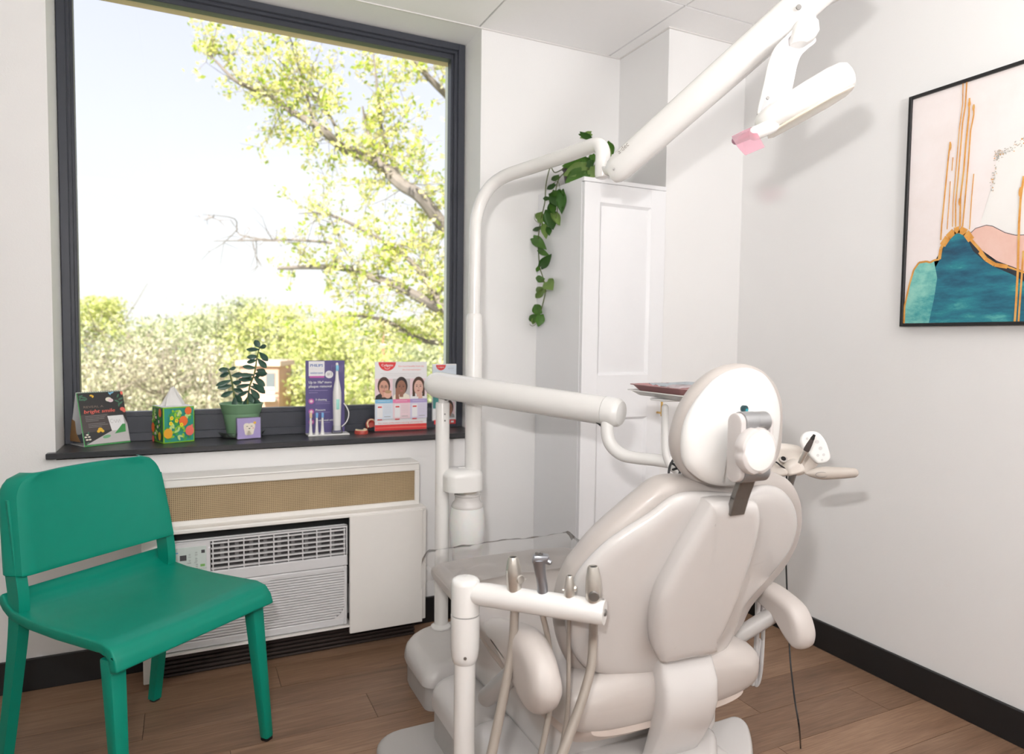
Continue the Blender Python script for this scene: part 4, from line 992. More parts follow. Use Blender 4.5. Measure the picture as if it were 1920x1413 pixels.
# housing joining the two poles, and its water bottle
t = thing('bottle_bracket', 'rounded white housing between the two poles that holds the water bottle', 'bracket', PD(870, 895, 2.32))
zh1, zh0 = cz2(868, 884), cz2(868, 917)
P = [PZ(x, y, zh0) for x, y in ((833, 917), (836, 905), (862, 898), (890, 900), (905, 907), (906, 917), (900, 925), (850, 925))]
hcx, hcy = (ax2+LX)/2+.012, (ay2+LY)/2-.01
capbox([Vector((hcx+.068*math.copysign(abs(math.cos(a))**.7, math.cos(a)), hcy+.060*math.copysign(abs(math.sin(a))**.7, math.sin(a)), 0)) for a in [2*math.pi*i/32 for i in range(32)]], zh0, zh1+.012, .026, M_white_plastic, 'housing', t, dome=.004)
bc = Vector((hcx+.016, hcy-.012, 0)); 
def bz(y): return PPL(881, y, bc, Vector((CF.x, CF.y, 0))).z
bm = BM(); lathe(bm, (bc.x, bc.y, bz(926)), (0, 0, 1), [(.030, 0), (.034, .004), (.034, zh0-bz(926)+.002)], 28); obj('socket', bm, M_steel, t, label='metal bottle socket')
bt = thing('water_bottle', 'translucent white plastic bottle hanging under the white housing between the poles', 'bottle', (bc.x, bc.y, bz(1040)))
M_bottle = mat('milky_bottle', (.80, .80, .79), .3, sss=.3, var=.01)
Z = bz(947)
bm = BM(); lathe(bm, (bc.x, bc.y, Z), (0, 0, 1), [(.054, -.004), (.0545, 0), (.052, .008), (.045, .016), (.043, .022), (.043, .034), (.045, .036), (.045, .041), (.036, .043)], 36); obj('bottle_neck', bm, M_shell, bt, label='cream ribbed neck')
zz = [bz(y) for y in (949, 965, 985, 1005, 1022, 1028, 1035, 1048, 1055)]
bm = BM(); lathe(bm, (bc.x, bc.y, 0), (0, 0, 1), [(.045, zz[8]), (.050, zz[7]), (.051, zz[6]), (.0495, zz[5]), (.055, zz[4]), (.0585, zz[3]), (.0600, zz[2]), (.0585, zz[1]), (.053, zz[0])], 40); obj('bottle_body', bm, M_bottle, bt)

# ------------------------------------------------------------------ delivery head right of the headrest
dd = 1.78
t = thing('instrument_console', 'beige dental instrument console with a keypad and grey handle right of the headrest', 'instrument console', PD(1480, 880, dd))
M_beige = mat('console_cream_plastic', (.76, .70, .64), .35, coat=.1)
def fpad(px, d, tf, tb, r=.3, n=4, dome=0, tilt=0.0):
    N = (-CF+UP*tilt).normalized(); O = PD(px[0][0], px[0][1], d)
    pts = [PPL(x, y, O, N) for x, y in px]; bm = BM(); pad(bm, pts, N, pill(tf, tb, r, dome), n=n); return bm
body = obj('console_body', fpad([(1400, 836), (1450, 831), (1488, 833), (1505, 840), (1520, 850), (1531, 862), (1528, 874), (1508, 887), (1486, 892), (1440, 890), (1405, 884)], dd+.07, .025, .05), M_beige, t)
for k, P in enumerate(([(1432, 862), (1448, 858), (1455, 866), (1473, 880), (1472, 890), (1455, 893), (1436, 890)], [(1470, 872), (1490, 860), (1500, 866), (1506, 878), (1500, 886), (1476, 892), (1470, 886)], [(1412, 868), (1428, 862), (1442, 876), (1443, 886), (1420, 888)])):
    obj('holder_cup', fpad(P, dd+.03, .022, .03, .5), M_beige, body)
bm = BM(); c = PD(1468, 861, dd+.045); lathe(bm, c, (-CF+UP*.8), [(.011, 0), (.011, .004), (.0085, .0045)], 20); hd_ = obj('holder_ring', bm, M_uphol, body)
bm = BM(); lathe(bm, c+(-CF+UP*.8).normalized()*.0046, (-CF+UP*.8), [(.0065, 0), (.0065, .0006)], 16); obj('holder_bore', bm, M_hole, body)
kp = obj('keypad', fpad([(1500, 822), (1508, 811), (1522, 808), (1536, 812), (1547, 826), (1554, 845), (1556, 858), (1548, 867), (1532, 869), (1520, 858), (1508, 846), (1500, 834)], dd+.02, .008, .008, .25), M_white_plastic, t, label='white lobed keypad')
for (x, y, r) in ((1513, 822, .0035), (1523, 819, .0035), (1532, 828, .005), (1538, 840, .005), (1544, 852, .0038), (1533, 853, .0038), (1541, 862, .003)):
    bm = BM(); lathe(bm, PD(x, y, dd+.013), -CF, [(r, 0), (r, .0015)], 14); obj('key', bm, mat('key_pale_grey', (.62, .61, .60), .5), kp)
h0_ = PD(1512, 887, dd-.02); h1_ = PZ(1600, 886, h0_.z+.002)
M_handle = mat('handle_warm_grey', (.47, .42, .375), .4)
bm = BM(); tube(bm, [h0_, h0_+(h1_-h0_)*.12, h0_+(h1_-h0_)*.35, h0_+(h1_-h0_)*.7, h1_], [.004, .0105, .0165, .0150, .0125], 24); hnd = obj('handle', bm, M_handle, t, label='warm grey handle')
hm = h0_+(h1_-h0_)*.27
bm = BM(); N_ = (Vector((-CF.x, -CF.y, 0))).normalized(); R_ = Vector((CR.x, CR.y, 0)).normalized()
bmt = [hm+N_*.0150+R_*(.0155*math.cos(a))+UP*(.0065*math.sin(a)-.001) for a in [2*math.pi*i/24 for i in range(24)]]
tube(bm, bmt+[bmt[0]], .0007, 6, spline=False, cap='flat'); obj('handle_ring', bm, M_dsteel, hnd)
bm = BM(); tube(bm, [PD(1487, 888, dd+.02), PD(1481, 908, dd+.03)], .009, 12, cap='flat', spline=False); obj('console_stem', bm, M_dsteel, t)
bm = BM(); tube(bm, [PD(1265, 872, 1.86), PD(1330, 880, 1.87), PD(1420, 884, 1.86)], .015, 14); obj('console_tube', bm, M_white_metal, t)
# scaler pen in the holder
t = thing('scaler_pen', 'slim steel and black pen shaped scaler standing in the beige console', 'scaler', PD(1502, 866, dd))
A, B = PD(1499, 868, dd-.02), PD(1527, 815, dd-.045)
ax = (B-A); Lp = ax.length; ax.normalize()
bm = BM(); lathe(bm, A, ax, [(.0045, 0), (.0062, .012), (.0068, Lp*.44)], 20); obj('pen_body', bm, M_steel, t)
bm = BM(); lathe(bm, A, ax, [(.0068, Lp*.44), (.0076, Lp*.50), (.0068, Lp*.66), (.0050, Lp*.84)], 20); obj('pen_grip', bm, mat('pen_grip_dark', (.07, .055, .05), .5), t, label='dark rubber grip')
bm = BM(); lathe(bm, A, ax, [(.0050, Lp*.84), (.0052, Lp*.88), (.0036, Lp*.95), (.0034, Lp), (.002, Lp*1.01)], 16); obj('pen_tip', bm, M_cable, t)
# ------------------------------------------------------------------ cables and hoses
def cable(name, P, r, m, lab, cat='cable', n=8, **k):
    bm = BM(); tube(bm, P, r, 8, n=n, **k); return tag(obj(name, bm, m, None), lab, cat)
cable('cable', [PD(1440, 862, dd+.01), PD(1455, 866, dd-.0), PD(1463, 872, dd+.0), PD(1472, 880, dd+.02), PD(1475, 900, dd+.04), PD(1473, 1000, dd+.02), PD(1475, 1090, dd+.0), PD(1479, 1180, dd-.0), PD(1482, 1240, dd-.03), PD(1490, 1310, dd-.12), PD(1498, 1360, dd-.2), PZ(1501, 1400, .006), PZ(1502, 1440, .004)], .0021, M_cable, 'long thin black cable hanging from the console down to the floor by the right armrest')
for i, (P, lab) in enumerate((([(1262, 862), (1256, 874), (1254, 890), (1258, 905)], 'short black cable looping down at the left end of the tangle under the tray'), ([(1258, 868), (1266, 872), (1275, 884), (1268, 898), (1284, 890)], 'black cable curling through the middle of the tangle under the tray'), ([(1262, 880), (1275, 878), (1284, 893), (1272, 905)], 'black cable coiled against the headrest side under the tray'))):
    cable('cable', [PD(x, y, 1.80-.01*k) for k, (x, y) in enumerate(P)], .0032, M_cable, lab)
hz = 1.72
for P, lab, r in (([(1384, 1150), (1382, 1212), (1380, 1262), (1368, 1281), (1353, 1268), (1345, 1245)], 'short grey hose looping beneath the right armrest support', .0048),
    ([(1423, 1120), (1421, 1150), (1418, 1212), (1413, 1250), (1402, 1277), (1385, 1291), (1366, 1288), (1352, 1276), (1345, 1262)], 'long grey hose looping lowest beneath the right armrest', .0058),
    ([(1420, 1110), (1419, 1180), (1415, 1240), (1411, 1282)], 'straight pale hose hanging left of its pair under the right armrest', .0052),
    ([(1431, 1115), (1431, 1180), (1428, 1240), (1424, 1272), (1418, 1284), (1417, 1270), (1424, 1200)], 'pale hose folded back on itself under the right armrest', .0048)):
    cable('hose', [PD(x, y, hz) for x, y in P], r, M_hosew, lab, 'hose')
cable('cable', [PD(1352, 1220, 1.62), PD(1350, 1245, 1.62), PD(1346, 1275, 1.62)], .0022, M_cable, 'short black cable beside the back support of the dental chair')
# ------------------------------------------------------------------ things on the window sill
PW_ = flat('print_white', (.80, .79, .80)); PK = flat('print_black', (.028, .027, .028)); PKB = flat('print_brown_black', (.075, .060, .058)); PR = flat('print_red', (.72, .05, .05)); PCOR = flat('print_coral', (.80, .16, .12))
PGR = flat('print_green', (.05, .30, .08)); PGD = flat('print_deep_green', (.06, .17, .10)); PYE = flat('print_yellow', (.85, .50, .04)); PGY = flat('print_mid_grey', (.33, .31, .31)); PLG = flat('print_light_grey', (.55, .52, .52))
PPU = flat('print_purple', (.105, .085, .24)); PMG = flat('print_magenta', (.50, .10, .38)); PPK = flat('print_pale_pink', (.80, .62, .66)); PBL = flat('print_sky_blue', (.22, .50, .72)); PLB = flat('print_pale_blue', (.66, .72, .80)); PLV = flat('print_lavender', (.42, .34, .62)); PPL_ = flat('print_pale_lavender', (.66, .62, .76)); PPI = flat('print_pink', (.78, .22, .40))
PBB = flat('print_navy_text', (.04, .12, .40)); PLL = flat('print_pale_leaf', (.50, .68, .24)); PCR = flat('print_cream', (.82, .76, .64)); POR = flat('print_orange', (.85, .16, .03)); PAM = flat('print_amber', (.80, .38, .02)); PTE = flat('print_teal', (.02, .28, .22)); PLI = flat('print_lime', (.28, .55, .03)); PMI = flat('print_mint', (.25, .62, .52))
ZSL = ZS
# desk calendar
FBL, FBR, BBL = PZ(158, 838, ZSL), PZ(244.5, 828.5, ZSL), PZ(135, 831.5, ZSL)
U = (FBR-FBL).normalized(); Wc = (FBR-FBL).length; Dv = UP.cross(U)*1.0
if Dv.y < 0: Dv = -Dv
dep = abs((BBL-FBL).dot(Dv)); dep = min(max(dep, .07), .12)
def zat(x, y, P): return PPL(x, y, P, Vector((CF.x, CF.y, 0))).z
hc2 = zat(189, 734, (FBL+FBR)/2+Dv*dep/2)-ZSL
t = thing('desk_calendar', 'small easel desk calendar with a black floral front at the sill left end', 'calendar', (FBL+FBR)/2+Dv*dep/2)
top_l = FBL+Dv*dep/2+UP*hc2
def sheet(bm, a, b, c, d, th):
    n = (b-a).cross(d-a).normalized(); prism(bm, [a, b, c, d], n*th)
bm = BM(); sheet(bm, FBL, FBR, top_l+U*Wc, top_l, .0015); obj('front_card', bm, PW_, t)
bm = BM(); k0 = FBL+Dv*dep; sheet(bm, k0, k0+U*Wc, top_l+U*Wc, top_l, -.0015); sheet(bm, FBL+UP*.0005, FBR+UP*.0005, k0+U*Wc+UP*.0005, k0+UP*.0005, .001); obj('easel', bm, flat('easel_board_white', (.70, .70, .70)), t)
bm = BM(); q0 = FBL+Dv*dep*.85+UP*.012-U*.0015; prism(bm, [q0, q0+Dv*dep*.1, q0+Dv*-.008+UP*.075, q0-Dv*dep*.27+UP*.07, q0-Dv*dep*.35+UP*.03, q0-Dv*dep*.62+UP*.002], U*.001); obj('easel_flap', bm, flat('kraft_brown', (.30, .16, .06)), t, label='brown inner flap')
Vv = (top_l-FBL); Hc = Vv.length; Vv.normalize()
nrm_ = U.cross(Vv)
pr = Print(FBL+nrm_*.0018, U, Vv); 
pr.rect(.0, 0, Wc, Hc*.99, PGR); pr.rect(Wc*.02, Hc*.025, Wc, Hc*.985, PK); pr.poly([(Wc*.02, Hc*.25), (Wc*.64, Hc*.27), (Wc*.60, Hc*.58), (Wc*.02, Hc*.58)], PKB)
pr.poly([(Wc*.05, Hc*.03), (Wc*.995, Hc*.03), (Wc*.995, Hc*.36), (Wc*.93, Hc*.36), (Wc*.93, Hc*.53), (Wc*.58, Hc*.53), (Wc*.63, Hc*.25)], PLG); pr.poly([(Wc*.58, Hc*.53), (Wc*.93, Hc*.53), (Wc*.93, Hc*.25), (Wc*.63, Hc*.25)], PW_)
pr.poly([(Wc*.68, Hc*.19), (Wc*.88, Hc*.36), (Wc*.95, Hc*.36), (Wc*.93, Hc*.21)], PGR); pr.ell(Wc*.50, Hc*.15, Wc*.09, Hc*.03, flat('print_soft_green', (.18, .42, .22)), rot=10)
pr.line([(Wc*(.66+.03*math.cos(a)*1.2), Hc*(.43+.035*math.sin(a))) for a in [i*.5 for i in range(2, 12)]], .0008, PGY); pr.line([(Wc*(.70+.010*i), Hc*(.42+.03*math.sin(i*1.1))) for i in range(16)], .0008, PGY)
for (u, v, a, b, m, r) in ((.08, .93, .05, .012, PGD, 20), (.14, .90, .06, .012, PGD, -15), (.10, .86, .06, .012, PGD, 5), (.06, .89, .05, .010, PGD, 60), (.17, .86, .05, .011, PGD, 30), (.88, .90, .05, .012, PGD, 60), (.93, .84, .06, .014, PGD, 20), (.84, .80, .06, .013, PGD, -30), (.92, .76, .06, .013, PGD, 40), (.87, .73, .05, .012, PGD, 80), (.12, .24, .04, .010, PGD, 70), (.08, .06, .04, .01, PGD, 30), (.30, .93, .035, .014, PYE, 0), (.33, .91, .03, .014, PYE, 60), (.74, .96, .06, .012, PBL, 20), (.70, .95, .04, .01, PBL, 120), (.97, .95, .03, .03, PCOR, 0), (.66, .84, .07, .035, PCR, 0), (.70, .82, .06, .03, PPK, 0), (.93, .64, .055, .032, PCOR, 0), (.96, .61, .04, .03, PCOR, 0), (.38, .29, .05, .030, PYE, 0), (.34, .26, .04, .022, PYE, 30), (.42, .26, .04, .022, PYE, -30)):
    pr.ell(Wc*u, Hc*v, Wc*a, Hc*b*1.2, m, 12, r)
for (u, v) in ((.09, .21), (.05, .17), (.12, .17), (.07, .12), (.13, .12)): pr.ell(Wc*u, Hc*v, Wc*.03, Hc*.014, PCR, 10)
pr.text('REVEAL A', Wc*.10, Hc*.70, Hc*.042, flat('print_dim_brown', (.26, .19, .15)), width=Wc*.42)
pr.text('bright smile', Wc*.09, Hc*.60, Hc*.070, PCOR, width=Wc*.66, bold=.03, shear=.3)
for i, w in enumerate((.46, .42, .40, .27)): pr.line([(Wc*.10, Hc*(.545-.030*i)), (Wc*(.10+w), Hc*(.549-.030*i))], .0012, PGY)
for i, w in enumerate((.36, .42, .28)): pr.line([(Wc*.14, Hc*(.40-.030*i)), (Wc*(.14+w), Hc*(.405-.030*i))], .0012, PGY)
pr.build('front_print', t)
for k in range(20):
    bm = BM(); c = top_l+U*(Wc*(.04+.92*k/19)); tube(bm, [c+Dv*.004*math.cos(a)+UP*(.003*math.sin(a)-.001) for a in [i*math.pi/5 for i in range(11)]], .0007, 5, spline=False, cap='flat'); obj('binding_ring', bm, M_dsteel, t)
# tissue box
a0_, a1_, a2_ = PZ(306.6, 832, ZSL), PZ(365, 826.5, ZSL), PZ(281.5, 825.6, ZSL)
U = (a1_-a0_).normalized(); Wt = (a1_-a0_).length; Dv = UP.cross(U); Dt = Wt
ht = zat(306, 764, a0_)-ZSL
t = thing('tissue_box', 'cube tissue box printed with oranges and leaves, a white tissue standing out of the top', 'tissue box', a0_+U*Wt/2+Dv*Dt/2)
bm = BM(); obox(bm, a0_+U*Wt/2+Dv*Dt/2+UP*ht/2, U, Dv, UP, Wt, Dt, ht, .0015, 1); obj('carton', bm, flat('carton_lime_edge', (.22, .50, .02)), t)
PGB_ = flat('print_bright_green', (.06, .38, .06))
def fruit(pr, W, H, seed):
    r = random.Random(seed); e = .035
    pr.rect(W*e, H*e, W*(1-e), H*(1-e), PTE if seed == 1 else PGD)
    for i in range(48): pr.ell(W*r.uniform(.12, .88), H*r.uniform(.1, .9), W*.085, H*.035, r.choice([PGR, PLI, PLI, PGB_]), 10, r.uniform(0, 180))
    for i in range(9 if seed == 1 else 5):
        u, v, a = r.uniform(.15, .8), r.uniform(.12, .85), r.uniform(0, 180); pr.ell(W*u, H*v, W*.09, H*.03, PLL, 12, a); pr.ell(W*(u+.06), H*(v+.05), W*.08, H*.028, PLL, 12, a+50)
    L = ([(.78, .88, .11), (.62, .60, .14), (.13, .28, .14), (.82, .32, .14)] if seed == 1 else [(.2, .4, .14), (.85, .85, .12), (.8, .2, .12), (.2, .08, .1)])
    for i, (u, v, q) in enumerate(L): pr.ell(W*u, H*v, W*q, H*q, [POR, POR, PAM, PCOR][i], 20)
    if seed == 1:
        pr.poly([(W*.80, H*.22), (W*.70, H*.40), (W*.80, H*.44), (W*.92, H*.50), (W*.93, H*.30)], PCOR)
        for (u, v) in ((.25, .70), (.22, .55), (.40, .62), (.55, .50)):
            for a in range(0, 360, 72): pr.ell(W*(u+.035*math.cos(math.radians(a))), H*(v+.035*math.sin(math.radians(a))), W*.028, H*.028, flat('print_lemon', (.80, .72, .02)), 8)
            pr.ell(W*u, H*v, W*.018, H*.018, PR, 8)
    else:
        for (u, v) in ((.5, .7), (.65, .45), (.4, .25), (.75, .6)): pr.ell(W*u, H*v, W*.06, H*.045, PPK, 10)
    return pr
fruit(Print(a0_-Dv*.0002, U, UP), Wt, ht, 1).build('front_print', t)
fruit(Print(a0_+Dv*Dt-U*.0002, -Dv, UP), Dt, ht, 2).build('side_print', t)
tc0 = a0_+U*Wt/2+Dv*Dt/2+UP*ht
bm = BM(); prism(bm, [tc0+U*Wt*(sx)+Dv*Dt*sy for sx, sy in ((-.497, -.497), (.497, -.497), (.497, .497), (-.497, .497))], UP*.0008); obj('top_sheet', bm, flat('carton_top_white', (.78, .80, .84)), t)
bm = BM(); hts = zat(331, 726, tc0)-tc0.z
def tis(u, v):
    a = u*2*math.pi; r = (.031*(1-v)+.006)*(1+.16*math.sin(a*5+v*3))
    return tc0+U*(math.cos(a)*r*1.05+.0)+Dv*(math.sin(a)*r*.5)+UP*(hts*v*(1+.04*math.sin(a*3))+.001)
grid_surf(bm, tis, 40, 10); M_tis = mat('tissue_paper', (.74, .73, .71), .9, bump=.2, bscale=80); obj('tissue', bm, M_tis, t)
# jade plant
pc_ = PZ(456, 812, ZSL); _sg = PZ(466, 823, ZSL); pc_ = _sg+(pc_-_sg).normalized()*.001; pc_ = PY(456, 800, _sg.y+.078); pc_.z = ZSL
t = thing('potted_jade_plant', 'jade plant with dark fleshy leaves in a sage green plastic pot on the sill', 'plant', pc_)
def zz_(x, y): return PPL(x, y, pc_, Vector((CF.x, CF.y, 0)))
sc = (zz_(491, 760)-zz_(415, 760)).length/2; rim = zz_(453, 756).z
M_pot = mat('sage_green_pot', (.20, .36, .21), .45)
bm = BM(); hh = rim-ZSL
pcx, pcy = zz_(453, 790).x, pc_.y
lathe(bm, (pcx, pcy, ZSL+.003), (0, 0, 1), [(sc*.64, 0), (sc*.66, .002), (sc*.86, hh*.70), (sc*.875, hh*.705), (sc*.90, hh*.72), (sc*.98, hh-.008), (sc*1.02, hh-.004), (sc*1.02, hh-.001), (sc*.99, hh), (sc*.95, hh-.004), (sc*.90, hh-.014)], 40); obj('pot', bm, M_pot, t)
bm = BM(); lathe(bm, (pcx, pcy, rim-.016), (0, 0, 1), [(sc*.90, 0), (sc*.88, .002), (0, .004)], 24); obj('soil', bm, mat('soil', (.03, .02, .014), .95, bump=1, bscale=120), t)
bm = BM(); lathe(bm, (pcx, pcy, ZSL+.0005), (0, 0, 1), [(sc*.85, 0), (sc*.95, .004), (sc*1.08, .020), (sc*1.10, .022), (sc*1.09, .0215), (sc*1.07, .019), (sc*.93, .0045), (0, .002)], 40); obj('saucer', bm, M_acrylic, t, label='clear plastic saucer')
M_jade = mat('jade_leaf', (.045, .105, .075), .26, coat=.3, var=.25, scale=40); M_jstem = mat('jade_stem', (.16, .20, .06), .6)
s1 = [zz_(464, 758), zz_(468, 725), zz_(477, 700), zz_(482, 670), zz_(487, 650)]
s2 = [zz_(441, 760), zz_(438, 735), zz_(434, 712), zz_(428, 692)]
for S_ in (s1, s2):
    bm = BM(); tube(bm, S_, [.0035, .0032, .003, .0025, .002][:len(S_)], 8); obj('stem', bm, M_jstem, t)
def fat_leaf(p, d, L_, W_, m, parent, th=.28):
    d = Vector(d).normalized(); sd = d.cross(UP*rj.uniform(.1, .8)-Vector((CF.x, CF.y, 0))*.8+Vector((rj.uniform(-.4, .4), 0, 0))); sd = sd.normalized() if sd.length > .05 else Vector((1, 0, 0)); nn = sd.cross(d)
    bm = BM(); secs = []
    for k in range(8):
        s = k/7; w = math.sin(math.pi*min(1, (s*.93+.05)))**.75*(.45+.55*s)*W_
        secs.append((p+d*L_*s+nn*(.10*L_*s*s), sd, nn, max(w, .0006), max(w*th, .0005)))
    loft(bm, secs, 10, ex=2); return obj('leaf', bm, m, parent)
rj = random.Random(3)
JL = []
for (x0, y0, x1, y1) in ((487, 652, 478, 640), (487, 652, 500, 648), (487, 655, 465, 656), (486, 660, 505, 675), (484, 668, 467, 670), (484, 672, 500, 688), (482, 675, 466, 679), (480, 690, 460, 688), (480, 693, 495, 697), (478, 700, 505, 700), (478, 702, 455, 704), (476, 706, 495, 722), (474, 712, 452, 712), (473, 718, 500, 735), (470, 720, 450, 726), (470, 728, 487, 745), (468, 732, 448, 742), (466, 738, 482, 758), (465, 742, 455, 765), (466, 735, 476, 752), (430, 692, 415, 694), (430, 692, 441, 690), (432, 698, 414, 705), (433, 704, 450, 703), (434, 712, 414, 722), (435, 716, 452, 718), (436, 722, 416, 727), (437, 728, 452, 735), (438, 733, 420, 742), (439, 738, 448, 752), (440, 742, 442, 765), (472, 715, 465, 700), (476, 708, 488, 703), (470, 724, 495, 728)):
    a = zz_(x0, y0); b = zz_(x1, y1); d = b-a; d += Vector((-CF.x, -CF.y, 0))*rj.uniform(-.5, .6)*d.length
    fat_leaf(a+Vector((CF.x, CF.y, 0))*rj.uniform(-.004, .004), d, d.length*1.15, .0155 if d.length > .03 else .0115, M_jade, t, .30)
# tooth sign
b0_, b1_ = PZ(444, 825, ZSL), PZ(490, 821.5, ZSL); U = (b1_-b0_).normalized(); Ws = (b1_-b0_).length; hs2 = zat(443, 783, b0_)-ZSL; Dv = UP.cross(U)
t = thing('tooth_sign', 'small clear acrylic block with a smiling tooth on lilac, in front of the green pot', 'sign', (b0_+b1_)/2)
bm = BM(); obox(bm, (b0_+b1_)/2+UP*hs2/2+Dv*.008, U, Dv, UP, Ws, .016, hs2, .002, 2); obj('block', bm, M_acrylic, t)
bm = BM(); obox(bm, (b0_+b1_)/2+UP*hs2/2+Dv*.0175, U, Dv, UP, Ws*.93, .001, hs2*.93, 0); cdp = obj('card', bm, flat('card_lilac', (.40, .33, .60)), t)
pr = Print(b0_-Dv*.0003, U, UP)
W, H2_ = Ws, hs2
pr.rect(W*.03, H2_*.04, W*.97, H2_*.96, flat('card_lilac', (0, 0, 0)))
pr.poly([(W*x, H2_*y) for x, y in ((.28, .66), (.33, .72), (.42, .74), (.50, .71), (.60, .74), (.70, .71), (.75, .62), (.73, .50), (.70, .38), (.67, .24), (.62, .20), (.57, .26), (.55, .38), (.50, .42), (.45, .38), (.42, .26), (.37, .19), (.33, .24), (.31, .38), (.28, .52))], PCR)
for u in (.42, .60): pr.ell(W*u, H2_*.56, W*.045, H2_*.045, PK, 14, 0, 20, 160); pr.ell(W*u, H2_*.545, W*.04, H2_*.035, PCR, 14, 0, 20, 160)
pr.ell(W*.51, H2_*.51, W*.04, H2_*.04, PK, 12, 0, 180, 360); pr.ell(W*.36, H2_*.50, W*.03, H2_*.02, PPK, 10); pr.ell(W*.66, H2_*.50, W*.03, H2_*.02, PPI, 10)
for a in range(0, 360, 72): pr.ell(W*(.73+.035*math.cos(math.radians(a))), H2_*(.74+.035*math.sin(math.radians(a))), W*.03, H2_*.03, PYE, 8)
pr.build('sign_print', cdp)
# electric toothbrush display
e0, e1 = PZ(579, 819, ZSL), PZ(655, 814.5, ZSL); yb_ = PZ(573, 804, ZSL).y; yf = (e0.y+e1.y)/2
yb_ = min(yb_, 2.72)
xL, xR_ = PY(573, 740, yb_).x, PY(646, 740, yb_).x; zT = PY(600, 675.5, yb_).z
t = thing('toothbrush_display', 'purple counter display card with a white electric toothbrush and three brush heads', 'display', ((xL+xR_)/2, yb_-.04, ZSL))
bm = BM(); box(bm, xL, e1.x, yf, yb_+.004, ZSL+.0005, ZSL+.006, .001, 1); obj('base_plate', bm, M_white_plastic, t)
bm = BM(); box(bm, xL, xR_, yb_, yb_+.003, ZSL+.006, zT); bp_ = obj('back_panel', bm, flat('panel_purple', (.105, .085, .24)), t)
W = xR_-xL; Hd = zT-ZSL; pr = Print((xL, yb_-.0003, ZSL), XV, ZV)
pr.rect(0, .006, W, Hd, PPU); pr.rect(W*.08, Hd*.79, W*.48, Hd*.99, PW_); pr.rect(W*.10, Hd*.765, W*.47, Hd*.79, PMG)
pr.text('PHILIPS', W*.12, Hd*.915, Hd*.040, PBB, width=W*.32, bold=.03); pr.line([(W*.09, Hd*.885), (W*.47, Hd*.885)], .0006, PLG); pr.text('sonicare zoom', W*.12, Hd*.82, Hd*.03, PBB, width=W*.32, bold=.02)
pr.ell(W*.60, Hd*.81, W*.105, Hd*.052, PW_); pr.text('#1', W*.60, Hd*.795, Hd*.05, PGY, center=True); 
pr.text('Up to 10x* more', W*.08, Hd*.69, Hd*.036, PW_, width=W*.58, bold=.03); pr.text('plaque removal', W*.08, Hd*.635, Hd*.036, PW_, width=W*.58, bold=.03)
for i, w in enumerate((.48, .22)): pr.line([(W*.08, Hd*(.595-.03*i)), (W*(.08+w), Hd*(.595-.03*i))], .0012, PLV)
for (v, s_) in ((.45, '3 cleaning'), (.31, 'Pressure'), (.17, 'Brush head with')):
    pr.ell(W*.14, Hd*v, W*.07, Hd*.037, PMG); pr.ell(W*.14, Hd*v, W*.04, Hd*.02, PPK)
    pr.text(s_, W*.25, Hd*(v+.008), Hd*.028, PW_, bold=.03); pr.line([(W*.25, Hd*(v-.012)), (W*.62, Hd*(v-.012))], .001, PLV); 
    if v > .4: pr.line([(W*.25, Hd*(v-.035)), (W*.62, Hd*(v-.035))], .001, PLV)
for k in range(3):
    for s_ in (-1, 1): pr.line([(W*(.80+s_*(.07+.035*k)), Hd*(.84+.05*j)) for j in (0, 1, 2)], .0006, PLV)
pr.build('panel_print', bp_)
def pt(x, y, Y): return PY(x, y, Y)
ym = (yf+yb_)/2-.005
hx_ = PY(632, 760, ym).x
def zv(y): return PY(632, y, ym).z
bm = BM(); lathe(bm, (hx_, ym, ZSL+.006), (0, 0, 1), [(.021, 0), (.021, .012), (.0185, .016), (.0175, .026), (.016, .03)], 28); obj('charger', bm, M_acrylic, t, label='clear charging stand')
bm = BM(); lathe(bm, (hx_, ym, 0), (0, 0, 1), [(.0135, zv(806)), (.0150, zv(780)), (.0165, zv(750)), (.0160, zv(735)), (.012, zv(722)), (.0075, zv(712)), (.0060, zv(703))], 28); br_ = obj('toothbrush', bm, M_white_plastic, t)
bm = BM(); pts_ = [(hx_, ym, zv(703)), (hx_, ym, zv(690)), (hx_, ym+.000, zv(682))]; tube(bm, pts_, [.0058, .0048, .0055], 14, cap='round'); obj('brush_neck', bm, M_white_plastic, br_)
bm = BM(); obox(bm, (hx_, ym-.004, zv(689.5)), XV, YV, ZV, .011, .010, .022, .003, 2); obj('bristles', bm, mat('bristles_sky', (.25, .60, .80), .6), br_, label='pale blue bristles')
bm = BM(); obox(bm, (hx_, ym-.0155, zv(757)), XV, YV, ZV, .012, .004, .040, .0018, 2); obj('button_panel', bm, mat('button_mint', (.35, .72, .64), .4), br_, label='mint button panel')
bm = BM(); tube(bm, [PY(640, 800, ym+.01), PY(650, 790, ym+.012), PY(654, 775, ym+.014), PY(650, 763, ym+.018), PY(645, 756, ym+.022)], .0022, 8); obj('charging_cable', bm, M_white_plastic, t, label='white looping cable')
